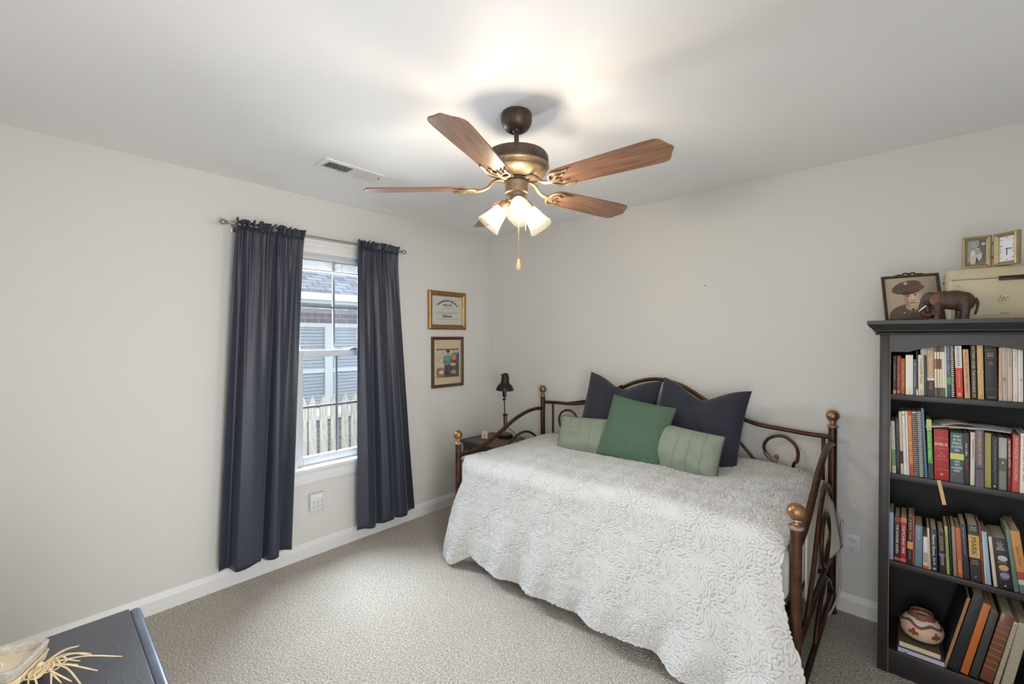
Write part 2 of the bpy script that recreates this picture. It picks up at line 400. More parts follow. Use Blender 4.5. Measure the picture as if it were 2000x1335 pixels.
# ------------------------------------------------------------------ curtains and rod
def curtain(name, label, yt, yb, zt, zb, phase, amp_end):
    n, m = 260, 90; V = np.zeros((n, m, 3)); s = np.linspace(0, 1, n)[:, None]; h = np.linspace(0, 1, m)[None, :]
    hh = h**.8
    y = (yt[0]*(1-h)+yb[0]*h)*(1-s) + (yt[1]*(1-h)+yb[1]*h)*s
    prof = ([(0, -.3), (.10, -.7), (.145, -.5), (.18, .8), (.35, 1.0), (.54, .75), (.60, -.6), (.64, .6), (.70, .95), (.77, .7), (.82, -.7), (.91, -.35), (1, .3)] if amp_end > .035 else
            [(0, .1), (.14, .7), (.27, .6), (.325, -.7), (.37, .6), (.48, .95), (.57, .6), (.63, -.6), (.68, .3), (.77, .5), (.85, -.4), (1, -.9)])
    sv = np.linspace(0, 1, n); b_ = np.interp(sv, [p[0] for p in prof], [p[1] for p in prof]); kk = np.exp(-.5*(np.arange(-12, 13)/3.6)**2); kk /= kk.sum()
    big = np.convolve(np.pad(b_, 12, mode='edge'), kk, 'valid')[:, None]; nk = 3
    fine = np.sin(2*PI*(12*s+.25*np.sin(9*s))) + .35*np.sin(2*PI*(19*s+.5))
    gath = np.exp(-(h/.13)**1.3)
    mid = np.sin(2*PI*(6.5*s+.12*np.sin(7*s)+phase))*np.exp(-((h-.2)/.24)**2)
    x = .097+.010*np.exp(-(h/.03)**2)+.045*np.clip(h*1.35, 0, 1)**.8*big+.0055*fine*gath+.004*mid
    y = y+.008*np.sin(2*PI*nk*s)*h+.004*np.cos(2*PI*12*s)*gath
    z = zt-.03+(zb-zt+.03)*h+.008*np.sin(2*PI*2.3*s+1)*h
    x = np.maximum(x, .036+.002*np.sin(30*s))
    V[..., 0] = x; V[..., 1] = y; V[..., 2] = z
    rt = thing(name, label, 'curtain', (.09, (yt[0]+yt[1])/2, zt), group=None)
    off = np.array([.09, (yt[0]+yt[1])/2, zt])
    o = npmesh('panel', (V-off).reshape(-1, 3).tolist(), gridF(n, m).tolist(), M_curt, rt, uv=np.stack([np.repeat(s*1.1, m, 1), np.repeat(h*2.0, n, 0)], -1).reshape(-1, 2))
    sm = o.modifiers.new('thick', 'SOLIDIFY'); sm.thickness = .002
    # ruffled header above the rod pocket
    m2 = 7; V2 = np.zeros((n, m2, 3)); q = np.linspace(0, 1, m2)[None, :]
    V2[..., 0] = .107 + .007*fine*(1+1.6*q) + .006*np.sin(2*PI*6.3*s)*q
    V2[..., 1] = (yt[0]*(1-s)+yt[1]*s) + .006*np.cos(2*PI*13*s)*(1+q)
    V2[..., 2] = zt-.03+(.046+.006*np.sin(2*PI*9.4*s)+.004*np.sin(2*PI*17*s))*q
    o2 = npmesh('ruffle_header', (V2-off).reshape(-1, 3).tolist(), gridF(n, m2).tolist(), M_curt, rt)
    sm = o2.modifiers.new('thick', 'SOLIDIFY'); sm.thickness = .002
    return rt
def curtain_mat():
    m = mat('navy_curtain_fabric', C(42, 46, 61), .45, sheen=.1)
    nt = m.node_tree; b = nt.nodes['Principled BSDF']
    uvn = nt.nodes.new('ShaderNodeUVMap'); wv = nt.nodes.new('ShaderNodeTexWave'); wv.bands_direction = 'Y'; wv.inputs['Scale'].default_value = 24; wv.inputs['Distortion'].default_value = .6
    nt.links.new(uvn.outputs[0], wv.inputs[0]); bp = nt.nodes.new('ShaderNodeBump'); bp.inputs['Strength'].default_value = .12; bp.inputs['Distance'].default_value = .003
    nt.links.new(wv.outputs[0], bp.inputs['Height']); nt.links.new(bp.outputs[0], b.inputs['Normal'])
    return m
M_curt = curtain_mat()
curtain('window_curtain', 'wider navy curtain panel hanging left of the window glass', (-2.17, -1.787), (-2.262, -1.871), 2.16, .135, .1, .04)
curtain('window_curtain', 'narrower navy curtain panel on the side toward the framed diploma', (-1.412, -1.086), (-1.425, -.905), 2.16, .105, .42, .03)
rd = thing('curtain_rod', 'thin brushed nickel curtain rod with ball finials above the window', 'curtain rod', (.092, -1.625, 2.15))
G().tube([(0, -.585, 0), (0, .585, 0)], .0065, 12).build('rod', M_nickel, rd)
for sg in (-1, 1):
    Mx = Matrix.Translation((0, sg*.58, 0)) @ Matrix.Rotation(R(-90*sg), 4, 'X')
    G().lathe([(0, 0), (.010, 0), (.011, .006), (.008, .010), (.013, .016), (.017, .024), (.016, .032), (.010, .040), (.006, .044), (0, .046)], 16, Mx).build('finial', M_nickel, rd)
    G().box(-.092, -.088, sg*.53-.012, sg*.53+.012, -.03, .03, .001).tube([(-.09, sg*.53, .0), (-.02, sg*.53, 0), (-.006, sg*.53, -.012)], .005, 8).build('bracket', M_nickel, rd)

# ------------------------------------------------------------------ ceiling vent
vt = thing('ceiling_vent', 'white rectangular ceiling air vent near the window wall', 'vent', (.642, -1.738, H))
vl = .355/2; vw = .155/2
g = G().box(-vw, -.045, -vl, vl, -.008, 0, .002).box(.045, vw, -vl, vl, -.008, 0, .002).box(-.045, .045, -vl, -vl+.03, -.008, 0, .002).box(-.045, .045, vl-.03, vl, -.008, 0, .002).box(-.045, .045, -.006, .006, -.008, 0)
g.build('frame', M_trim, vt)
G().box(-.045, .045, -vl+.03, vl-.03, -.0012, -.0004).build('duct_opening', mat('dark_duct', C(48, 44, 40), .9), vt, smooth=False)
for half in (-1, 1):
    for k in range(12):
        y = half*(.012+.0117*k+.004)
        G().box(-.044, .044, -.0007, .0007, -.006, .006, M=Matrix.Translation((0, y, -.0075)) @ Matrix.Rotation(R(-38 if half < 0 else 42), 4, 'X')).build('louver', M_trim, vt, smooth=False)
G().box(.03, .036, vl-.028, vl-.02, -.022, -.006, .001).build('damper_lever', M_nickel, vt)

# ------------------------------------------------------------------ ceiling fan
FX, FY = 1.757, -1.568
fan = thing('ceiling_fan', 'bronze five-blade ceiling fan with lit lamp cluster', 'ceiling fan', (FX, FY, H))
M_fanb = mat('brown_bronze_fan', C(80, 66, 55), .45, .45, var=.3, vscale=30, bump=.08, bscale=120)
M_fanl = mat('antique_brass_fan', C(128, 108, 84), .45, .5, var=.2, vscale=35)
G().lathe([(0, 0), (.062, 0), (.066, -.008), (.0665, -.03), (.062, -.05), (.05, -.066), (.038, -.074), (.03, -.075), (.028, -.068), (0, -.066)], 32).build('canopy', M_fanb, fan)
G().tube([(0, 0, -.06), (0, 0, -.17)], .0105, 14).ball((0, 0, -.066), .02).lathe([(.011, -.142), (.020, -.145), (.022, -.156), (.014, -.162)], 16).build('downrod', M_fanb, fan)
G().lathe([(0, -.157), (.03, -.158), (.055, -.162), (.10, -.168), (.128, -.177), (.136, -.190), (.137, -.219), (.134, -.228)], 48).tube([(.05, .03, -.165), (.05, .03, -.152)], .003, 6).build('motor_housing', M_fanb, fan)
g = G().lathe([(.139, -.226), (.140, -.232), (.134, -.236), (.128, -.246), (.128, -.252), (.118, -.264), (.07, -.276), (0, -.276)], 48)
for k in range(64):
    a = 2*PI*k/64; g.box(.078, .112, -.0016, .0016, -.0045, .0012, M=Matrix.Rotation(a, 4, 'Z') @ Matrix.Translation((0, 0, -.271)) @ Matrix.Rotation(R(-15), 4, 'Y'))
g.build('vented_base', M_fanl, fan)
G().lathe([(.055, -.272), (.056, -.283), (.045, -.290), (.05, -.294), (.0, -.294)], 28).build('flywheel', M_black, fan)
M_fansw = mat('switch_housing_bronze', C(134, 114, 92), .45, .5, var=.2, vscale=40)
G().lathe([(.049, -.291), (.049, -.333), (.0515, -.334), (.0515, -.340), (.046, -.344), (.045, -.362), (.040, -.376), (.022, -.386), (0, -.388)], 32).build('switch_housing', M_fansw, fan)
def blade_mat():
    m = bpy.data.materials.new('oak_blade'); m.use_nodes = True; nt = m.node_tree; b = nt.nodes['Principled BSDF']; b.inputs['Roughness'].default_value = .38
    tc = nt.nodes.new('ShaderNodeTexCoord'); mp = nt.nodes.new('ShaderNodeMapping'); mp.inputs['Scale'].default_value = (1.2, 14, 1)
    n = nt.nodes.new('ShaderNodeTexNoise'); n.inputs['Scale'].default_value = 5; n.inputs['Detail'].default_value = 6; n.inputs['Roughness'].default_value = .65; n.inputs['Distortion'].default_value = .6
    cr = nt.nodes.new('ShaderNodeValToRGB'); e = cr.color_ramp.elements; e[0].position = .35; e[0].color = C(108, 76, 58); e[1].position = .65; e[1].color = C(146, 110, 86)
    nt.links.new(tc.outputs['Object'], mp.inputs[0]); nt.links.new(mp.outputs[0], n.inputs['Vector']); nt.links.new(n.outputs[0], cr.inputs[0]); nt.links.new(cr.outputs[0], b.inputs['Base Color'])
    return m
M_blade = blade_mat()
half = [(.175, .0), (.178, .022), (.188, .040), (.205, .052), (.23, .056), (.30, .059), (.45, .0655), (.58, .069), (.612, .068), (.628, .062), (.636, .052), (.640, .042), (.645, .030), (.653, .016), (.660, .004)]
outline = half + [(x, -y) for x, y in half[::-1] if y != 0]
BZ = -.318
for k in range(5):
    az = R(4.5+72*k)
    Mb = Matrix.Rotation(az, 4, 'Z') @ Matrix.Translation((0, 0, BZ)) @ Matrix.Rotation(R(-12), 4, 'X')
    bo = G().prism(outline, -.003, .003).build('blade', M_blade, fan, angle=30); bo.matrix_local = Mb
    g = G()
    # arm leaves the flywheel, dips and runs under the blade as a scrolled three-prong plate
    I = Mb.inverted() @ Matrix.Rotation(az, 4, 'Z')
    arm = [I @ Vector(p) for p in smooth_path([(.052, 0, -.282), (.075, 0, -.280), (.10, 0, -.290), (.122, 0, -.312), (.15, 0, -.324), (.18, 0, BZ-.009)], 5)]
    g.tube(arm, .009, 10, flat=.8)
    zt = -.0075
    for sg in (1, -1):
        g.tube(smooth_path([(.175, 0, zt), (.178, sg*.022, zt), (.192, sg*.041, zt), (.215, sg*.049, zt), (.245, sg*.045, zt), (.262 if sg > 0 else .275, sg*.047, zt)], 5), .0052, 8)
        g.tube(smooth_path([(.178, sg*.004, zt), (.20, sg*.012, zt), (.215, sg*.026, zt), (.232, sg*.020, zt), (.248, sg*.026, zt)], 5), .0045, 8)
        g.ball((.262 if sg > 0 else .275, sg*.047, zt), .006, 8, 6)
    g.tube([(.17, 0, zt), (.20, 0, zt), (.222, 0, zt)], [.008, .008, .004], 8)
    g.build('blade_iron', M_fanl, bo)
# lamp cluster
def shade_mat():
    m = bpy.data.materials.new('frosted_glass_shade'); m.use_nodes = True; nt = m.node_tree; nt.nodes.remove(nt.nodes['Principled BSDF'])
    tr = nt.nodes.new('ShaderNodeBsdfTransparent'); tr.inputs[0].default_value = (1, .97, .92, 1)
    tl = nt.nodes.new('ShaderNodeBsdfTranslucent'); tl.inputs[0].default_value = C(250, 240, 222)
    gl = nt.nodes.new('ShaderNodeBsdfPrincipled'); gl.inputs['Base Color'].default_value = C(246, 238, 222); gl.inputs['Roughness'].default_value = .3
    em = nt.nodes.new('ShaderNodeEmission'); em.inputs[0].default_value = C(255, 238, 208); em.inputs[1].default_value = .13
    a = nt.nodes.new('ShaderNodeMixShader'); a.inputs[0].default_value = .5; b = nt.nodes.new('ShaderNodeMixShader'); b.inputs[0].default_value = .985; ad = nt.nodes.new('ShaderNodeAddShader')
    nt.links.new(tl.outputs[0], a.inputs[1]); nt.links.new(gl.outputs[0], a.inputs[2])
    nt.links.new(a.outputs[0], b.inputs[1]); nt.links.new(tr.outputs[0], b.inputs[2])
    nt.links.new(b.outputs[0], ad.inputs[0]); nt.links.new(em.outputs[0], ad.inputs[1]); nt.links.new(ad.outputs[0], nt.nodes['Material Output'].inputs[0])
    return m
M_shade = shade_mat(); M_bulb = emis('lit_bulb', (1, .89, .76, 1), FAN_W)
for k, azd in enumerate((-41, 79, 199)):
    az = R(azd)
    arm = G().tube(smooth_path([(.030, 0, -.365), (.044, 0, -.375), (.052, 0, -.384)], 5), .014, 12)
    Ml = Matrix.Rotation(az, 4, 'Z') @ Matrix.Translation((.050, 0, -.382)) @ Matrix.Rotation(R(180-47), 4, 'Y')
    arm.bm.transform(Matrix.Rotation(az, 4, 'Z'))
    arm.lathe([(0, -.008), (.022, -.008), (.026, 0), (.027, .02), (.024, .022), (0, .022)], 20, Ml)
    ho = arm.build('lamp_holder', M_fansw, fan)
    def wv(a, r, z): return 1 + .07*max(0, (z-.05)/.07)*math.cos(4*a) + .012*math.cos(36*a)*(z > .03)
    so = G().lathe([(.023, .012), (.027, .020), (.034, .040), (.038, .060), (.043, .080), (.048, .100), (.056, .118), (.0572, .1185), (.055, .1165), (.047, .098), (.0415, .078), (.036, .058), (.032, .040), (.025, .021)], 96, wav=wv).build('lamp_shade', M_shade, fan, angle=60)
    so.matrix_local = Ml
    bu = G().lathe([(0, .018), (.012, .020), (.013, .036), (.020, .052), (.026, .066), (.028, .080), (.025, .094), (.016, .104), (0, .108)], 20).build('bulb', M_bulb, so)
    p = Matrix.Translation((FX, FY, H)) @ Ml @ Vector((0, 0, .122))
    pass
pc = G().tube([(0, 0, -.388), (0, 0, -.622)], .0012, 6)
pco = pc.build('pull_chain', mat('brass_chain', C(150, 130, 100), .4, .7), fan); pco.location = (.012, .0, 0)
G().lathe([(0, -.618), (.004, -.620), (.0065, -.634), (.009, -.652), (.0085, -.662), (.004, -.668), (0, -.669)], 14).build('pull_knob', mat('wood_pull', C(206, 158, 116), .4), pco)
pc2 = G().tube([(.030, .022, -.372), (.031, .024, -.50)], .0012, 6).build('pull_chain', bpy.data.materials['brass_chain'], fan)

# ------------------------------------------------------------------ framed pictures on the window wall
M_print = paint_mat('printed_paper', .5); M_photo = paint_mat('photo_print', .3)
def mitre(g, w_, h_, prof, M0=None):
    """mitred frame standing on z=0, centred on x, facing -y; prof = (distance from outer edge, height)"""
    c = Matrix.Translation((0, 0, h_/2)) if M0 is None else M0 @ Matrix.Translation((0, 0, h_/2))
    for k, L in ((0, w_), (1, h_), (2, w_), (3, h_)):
        M = c @ Matrix.Rotation(R(90*k), 4, 'Y') @ Matrix.Translation((0, 0, -(h_ if k % 2 == 0 else w_)/2))
        A = [g.bm.verts.new(M @ Vector((-L/2+d, -q, d))) for d, q in prof]; B = [g.bm.verts.new(M @ Vector((L/2-d, -q, d))) for d, q in prof]
        for i in range(len(prof)-1): g.bm.faces.new((A[i], B[i], B[i+1], A[i+1]))
    return g
def picture(name, label, yc, z0, w_, h_, fw, mframe, prof, fn, res, depth=.02):
    t = thing(name, label, 'picture frame', (0, yc, z0), (0, 0, R(90)))      # local x -> +y, local -y -> +x
    g = mitre(G(), w_, h_, prof)
    g.build('frame', mframe, t, angle=25)
    painted('print', w_-2*fw+.004, h_-2*fw+.004, fn, res, M_print, t, Matrix.Translation((0, -.006, fw-.002)))
    return t
def diploma(U, V):
    b = np.zeros(U.shape+(3,)); b[:] = (196, 194, 186)
    n = np.random.rand(*U.shape)[..., None]
    return b - 6*n
M_goldf = mat('gilt_frame', C(150, 112, 66), .38, .55, var=.18, vscale=30)
dp = picture('framed_diploma', 'gold framed diploma hanging above the smaller dark framed print', -.52, 1.555, .418, .332, .042, M_goldf, [(0, 0), (0, .016), (.006, .022), (.016, .026), (.026, .022), (.034, .014), (.042, .010), (.042, .006)], diploma, 40)
M_ink = cm(52, 50, 50); M_ink2 = cm(120, 118, 116)
s = 'Connersville Junior High School'
tx = text('arched_title', s, .03, M_ink, dp, Matrix.Identity(4), width=.25, bold=.0004)
n = len(tx.data.vertices); cv = np.empty(n*3, np.float32); tx.data.vertices.foreach_get('co', cv); cv = cv.reshape(-1, 3)
th = cv[:, 0]/.165; rr = .165+cv[:, 1]; cv[:, 0] = rr*np.sin(th); cv[:, 1] = rr*np.cos(th)-.165
tx.data.vertices.foreach_set('co', cv.ravel()); tx.matrix_local = TF(0, -.008, .252)
text('town_line', 'Covington, Georgia', .018, M_ink, dp, TF(.0, -.008, .214), width=.105, bold=.0004)
for zz, ww in ((.190, .07), (.150, .24), (.140, .24), (.092, .24)):
    G().box(-ww/2, ww/2, -.0072, -.0066, zz-.0012, zz+.0012).build('text_line', M_ink2, dp, smooth=False)
text('heading', 'Diploma', .03, M_ink, dp, TF(0, -.008, .115), width=.1, bold=.0006)
def noise2(U, V, f, seed):
    r = np.random.RandomState(seed); o = np.zeros(U.shape)
    for k in range(7):
        a, b, p = r.uniform(-f, f), r.uniform(-f, f), r.uniform(0, 6.28); o += np.sin(a*U+b*V+p)
    return o/7
def ell(U, V, cx, cy, rx, ry, ang=0):
    c, s_ = math.cos(R(ang)), math.sin(R(ang)); du, dv = U-cx, V-cy
    return ((du*c+dv*s_)/rx)**2+((-du*s_+dv*c)/ry)**2 < 1
def workshop(U, V):
    b = np.zeros(U.shape+(3,)); b[:] = (198, 182, 152)
    I = (U > .1) & (U < .93) & (V > .15) & (V < .80)
    n = noise2(U, V, 60, 3)[..., None]
    img = np.zeros(b.shape); img[:] = (190, 176, 158)
    img[(V > .765)] = (132, 100, 74)
    img[(U > .55) & (V < .62)] = (92, 86, 84); img[(V < .32) & (U > .36)] = (86, 84, 88)
    img[(U < .36) & (V < .36)] = (140, 108, 84); img[(U < .34) & (V < .21)] = (164, 92, 60); img[ell(U, V, .27, .27, .09, .04)] = (216, 200, 170)
    img[ell(U, V, .78, .66, .16, .05)] = (126, 144, 142); img[ell(U, V, .74, .585, .09, .055)] = (204, 116, 56)
    img[ell(U, V, .88, .62, .06, .09)] = (64, 84, 112); img[ell(U, V, .67, .44, .14, .03)] = (206, 192, 168)
    img[(U > .38) & (U < .60) & (V > .17) & (V < .46)] = (84, 76, 82)
    img[ell(U, V, .47, .55, .14, .115)] = (112, 138, 144); img[ell(U, V, .53, .71, .055, .045)] = (178, 138, 108); img[ell(U, V, .51, .735, .06, .03)] = (64, 56, 54)
    img[ell(U, V, .72, .26, .1, .05)] = (170, 140, 100)
    img += 34*n
    b[I] = img[I]
    return b - 5*np.random.rand(*U.shape)[..., None]
picture('framed_print', 'dark wood framed colour illustration hanging below the diploma', -.518, 1.052, .352, .440, .026, mat('dark_wood_frame', C(74, 52, 36), .4, var=.2, vscale=30), [(0, 0), (0, .018), (.004, .022), (.014, .020), (.02, .016), (.026, .012), (.026, .006)], workshop, 90)

# ------------------------------------------------------------------ wall sockets and nail
M_plate = mat('white_plastic', C(218, 218, 220), .4); M_dark = cm(40, 40, 42)
st = thing('surge_protector', 'white six-outlet wall tap plugged in under the window', 'surge protector', (0, -1.672, .36), (0, 0, R(90)))
G().box(-.055, .055, -.008, 0, -.065, .065, .003).build('wall_plate', M_plate, st)
G().box(-.050, .050, -.036, -.008, -.050, .066, .008).build('body', M_plate, st)
g = G()
for zi in (.008, -.024):
    for xi in (-.028, 0, .028):
        g.box(xi-.006, xi-.004, -.0368, -.0355, zi+.004, zi+.012).box(xi+.004, xi+.006, -.0368, -.0355, zi+.004, zi+.011)
        g.lathe([(0, 0), (.0028, 0), (.0028, .001), (0, .001)], 10, Matrix.Translation((xi, -.0358, zi-.004)) @ Matrix.Rotation(R(90), 4, 'X'))
g.build('socket_holes', M_dark, st, smooth=False)
for xi in (-.005, .016): G().ball((xi, -.036, .048), .0028, 8, 6).build('indicator_light', emis('green_led', C(170, 255, 200), 1.2), st)
ot = thing('wall_outlet', 'white duplex wall outlet between daybed and bookcase', 'outlet', (2.78, 0, .37))
G().box(-.040, .040, -.006, 0, -.060, .060, .003).build('wall_plate', M_plate, ot)
for zi in (.024, -.024):
    soc = G().lathe([(0, 0), (.0165, 0), (.0175, .0015), (.0165, .003), (0, .003)], 24, Matrix.Translation((0, -.0058, zi)) @ Matrix.Rotation(R(90), 4, 'X')).build('socket', M_plate, ot)
    G().box(-.0075, -.0055, -.0098, -.0085, zi, zi+.009).box(.0055, .0075, -.0098, -.0085, zi, zi+.008).box(-.002, .002, -.0098, -.0085, zi-.009, zi-.005).build('slots', M_dark, soc, smooth=False)
tag(G().tube([(2.015, .0, 1.823), (2.015, -.012, 1.826)], .0018, 6).ball((2.015, -.012, 1.826), .003, 8, 6).build('wall_nail', M_black), 'small dark nail in the wall high above the navy pillows', 'nail')

# ------------------------------------------------------------------ nightstand, lamp, card
ns = thing('nightstand', 'small black nightstand with brown plank top in the corner', 'nightstand', (.42, -.33, 0), (0, 0, R(0)))
NZ = .615
g = G()
M_plank = mat('brown_plank', C(104, 76, 56), .5, col2=C(78, 56, 42), vscale=14, stretch=(1, 8, 1))
nw, nd = .25, .20
for k in range(4):
    y0 = -nd+.03+k*(2*nd-.06)/4; g.box(-nw+.03, nw-.03, y0, y0+(2*nd-.06)/4-.003, NZ-.022, NZ-.001, .002)
g.build('plank_top', M_plank, ns)
M_nsb = mat('black_nightstand_paint', C(42, 42, 46), .45, var=.1, vscale=20)
G().box(-nw, -nw+.03, -nd, nd, NZ-.028, NZ, .004).box(nw-.03, nw, -nd, nd, NZ-.028, NZ, .004).box(-nw+.03, nw-.03, -nd, -nd+.03, NZ-.028, NZ, .004).box(-nw+.03, nw-.03, nd-.03, nd, NZ-.028, NZ, .004).build('top_border', M_nsb, ns)
G().box(-nw+.03, nw-.03, -nd+.02, nd-.02, .08, NZ-.026, .003).build('carcass', M_nsb, ns)
for k, zz in enumerate((.12, .36)):
    dr = G().box(-nw+.05, nw-.05, -nd+.006, -nd+.022, zz, zz+.2, .004).build('drawer', M_nsb, ns)
    G().ball((0, -nd-.006, zz+.1), .013).build('knob', M_black, dr)
for sx in (-1, 1):
    for sy in (-1, 1): G().box(sx*(nw-.035)-.018, sx*(nw-.035)+.018, sy*(nd-.03)-.018, sy*(nd-.03)+.018, 0, .085, .003).build('leg', M_nsb, ns)
dl = thing('desk_lamp', 'black jointed desk lamp standing on the nightstand', 'lamp', (.40, -.20, NZ))
LK = 1.0
G().lathe([(0, 0), (.066, 0), (.068, .006), (.067, .024), (.06, .03), (0, .031)], 32).build('base', M_black, dl)
G().lathe([(.009, .03), (.0095, .075), (.006, .078)], 14).build('chrome_stem', M_chrome, dl)
g = G().tube([(.0, -.011, .07), (-.006, -.011, .20)], .0042, 8).tube([(.012, .011, .075), (.006, .011, .2)], .0042, 8).box(-.016, .018, -.014, .014, .19, .205, .002)
g.tube([(.002, 0, .10), (-.010, 0, .33)], .0045, 8)
g.build('lower_arm', M_black, dl)
G().tube([(-.010, 0, .32), (-.008, 0, .46)], .0055, 8).box(-.028, -.020, -.004, .004, .355, .425, .001).box(.004, .012, -.004, .004, .355, .425, .001).box(-.028, .012, -.005, .005, .352, .36).box(-.028, .012, -.005, .005, .42, .428).build('upper_arm', M_black, dl)
G().tube([(-.012, -.012, .33), (-.012, .012, .33)], .009, 12).ball((.005, -.012, .328), .006).build('joint_knob', M_black, dl)
g = G().lathe([(0, .545), (.014, .543), (.026, .534), (.032, .518), (.034, .50), (.035, .465), (.040, .456), (.058, .44), (.070, .42), (.078, .395), (.076, .395), (.068, .418), (.056, .436), (.034, .452), (0, .46)], 32).ball((-.036, -.012, .525), .007)
so = g.build('lamp_shade', M_black, dl); so.matrix_local = Matrix.Translation((-.006, -.02, .02)) @ Matrix.Rotation(R(3), 4, 'Y')
G().tube(smooth_path([(.004, .012, .085), (.05, .03, .06), (.11, .05, .015), (.17, .07, .006)], 6), .003, 8).build('power_cord', M_black, dl)
def cardfn(U, V):
    b = np.zeros(U.shape+(3,)); b[:] = (226, 214, 200)
    k = ell(U, V, .5, .55, .13, .26) | ell(U, V, .42, .4, .12, .1) | ell(U, V, .62, .66, .06, .16, 20)
    b[k & (noise2(U, V, 90, 4) > -.15)] = (96, 90, 88); b[(V > .12) & (V < .18) & (U > .25) & (U < .75)] = (150, 144, 140)
    return b
kp = thing('keepsake_plaque', 'small cream arched plaque standing on the nightstand', 'plaque', (.305, -.36, NZ), (R(-8), 0, R(18)))
cw, ch = .028, .068
G().prism([(-cw, 0), (cw, 0), (cw, .045), (cw*.85, .058), (cw*.5, .066), (0, ch), (-cw*.5, .066), (-cw*.85, .058), (-cw, .045)], -.008, .0, Matrix(((1, 0, 0, 0), (0, 0, -1, 0), (0, 1, 0, 0), (0, 0, 0, 1)))).build('plaque_body', cm(222, 208, 192), kp, angle=20)
painted('printed_face', .044, .05, cardfn, 40, M_print, kp, Matrix.Translation((0, -.0008, .006)))

# ------------------------------------------------------------------ daybed
XL, XRr = .71, 2.70; YBk = -.062; YFL, YFR = -1.0, -1.085
bed = thing('daybed', 'bronze metal daybed frame with ball finials against the wall', 'daybed', (0, 0, 0))
def post(x, y, top, cap):
    o = G().tube([(x, y, .0), (x, y, top)], .0195, 18).lathe([(.026, .0), (.026, .012), (.02, .016)], 16, Matrix.Translation((x, y, 0))).build('post', M_bronze, bed)
    Mx = Matrix.Translation((x, y, top))
    G().lathe([(0, 0), (.024, 0), (.0265, .004), (.0265, .009), (.022, .013)], 20, Mx).build('collar', M_silver, o)
    f = G().lathe([(.021, .012), (.014, .018), (.013, .026), (.019, .032)], 20, Mx).ball((x, y, top+.063), (.031, .031, .031), 24, 14).build('ball_finial', M_gold, o)
    G().lathe([(.0185, .030), (.0195, .033), (.0185, .036)], 20, Mx).build('ring', M_silver, o)
post(XL, YBk, .985, 0); post(XRr, YBk, 1.0, 0); post(XL, YFL, .752, 0); post(XRr, YFR, .785, 0)
def yz(x, pts, n=8): return smooth_path([(x, a, b) for a, b in pts], n)
for x, yf, arm, sc in ((XL, YFL, [(YBk, .885), (-.16, .893), (-.265, .884), (-.36, .862), (-.451, .829), (-.595, .762), (-.73, .708), (-.857, .680), (YFL, .676)], .97),
                      (XRr, YFR, [(YBk, .905), (-.15, .925), (-.26, .93), (-.38, .915), (-.5, .885), (-.62, .84), (-.8, .765), (-.95, .722), (YFR, .71)], 1.0)):
    G().tube(yz(x, arm), .0145, 12).build('arm_rail', M_bronze, bed)
    G().tube([(x, YBk, .335*sc), (x, yf, .325*sc)], .0125, 12).build('lower_rail', M_bronze, bed)
    G().tube([(x, YBk, .105), (x, yf, .105)], .0125, 12).build('bottom_rail', M_bronze, bed)
    k = sc
    G().tube(yz(x, [(-.90, .335*k), (-.82, .352*k), (-.68, .48*k), (-.56, .62*k), (-.45, .705*k), (-.34, .745*k), (-.24, .735*k), (-.15, .675*k), (-.085, .57*k)]), .0095, 10).build('arch_scroll', M_bronze, bed)
    G().tube(yz(x, [(-.30, .35*k), (-.40, .40*k), (-.445, .49*k), (-.42, .57*k), (-.33, .605*k), (-.23, .565*k), (-.18, .47*k), (-.22, .39*k)])[:-1] if 0 else smooth_path([(x, a, b*k) for a, b in ((-.31, .348), (-.41, .40), (-.45, .49), (-.41, .575), (-.32, .605), (-.23, .575), (-.185, .49), (-.22, .40))], 6, True), .0095, 10, closed=True).build('loop_scroll', M_bronze, bed)
    G().tube(yz(x, [(-.62, .115), (-.57, .17), (-.46, .24), (-.33, .265), (-.2, .235), (-.11, .165), (-.07, .115)]), .0095, 10).build('low_arch', M_bronze, bed)
# back rail and its scrolls
yb = YBk
back = [on(px, py, 1, yb) for px, py in ((1066, 785), (1090, 786), (1112, 788), (1145, 786), (1180, 775), (1215, 757), (1245, 745), (1285, 740), (1330, 752), (1372, 777), (1405, 797), (1437, 812), (1480, 828), (1530, 838), (1580, 847), (1622, 853))]
back = [(float(p[0]), yb, float(p[2])) for p in back]; back[0] = (XL, yb, back[0][2]); back[-1] = (XRr, yb, back[-1][2])
G().tube(smooth_path(back, 5), .0125, 12).build('back_rail', M_bronze, bed)
G().tube([(p[0], yb, p[2]+.018*min(1, k/2)) for k, p in enumerate(back[1:6])], .006, 10).build('thin_upper_tube', M_bronze, bed)  # thin tube just above the left stretch of the back rail
G().tube([(XL, yb, .42), (XRr, yb, .42)], .0125, 12).build('back_lower_rail', M_bronze, bed)
G().tube([(XL, yb, .20), (XRr, yb, .20)], .0125, 12).build('back_bottom_rail', M_bronze, bed)
for px, pt in ((1080, 787), (1608, 851)):
    x = float(on(px, pt, 1, yb)[0]); zt = float(on(px, pt, 1, yb)[2]); G().tube([(x, yb, .42), (x, yb, zt)], .0085, 10).build('spindle', M_bronze, bed)
def scroll(pix, end, name='scroll'):
    P = [on(px, py, 1, yb) for px, py in pix]; P = [(float(p[0]), yb, float(p[2])) for p in P]
    P = [(P[0][0]+(P[0][0]-P[1][0])*1.5, yb, .44)]+P
    o = G().tube(smooth_path(P, 6), .0085, 10).build(name, M_bronze, bed)
    E_ = [on(px, py, 1, yb) for px, py in end]; E_ = [(float(p[0]), yb, float(p[2])) for p in E_]
    G().tube(smooth_path(E_, 5), [.013-.0005*i for i in range((len(E_)-1)*5+1)][:((len(E_)-1)*5+1)], 10).ball(E_[-1], .012, 12, 8).build('leaf_tip', M_gold, o)
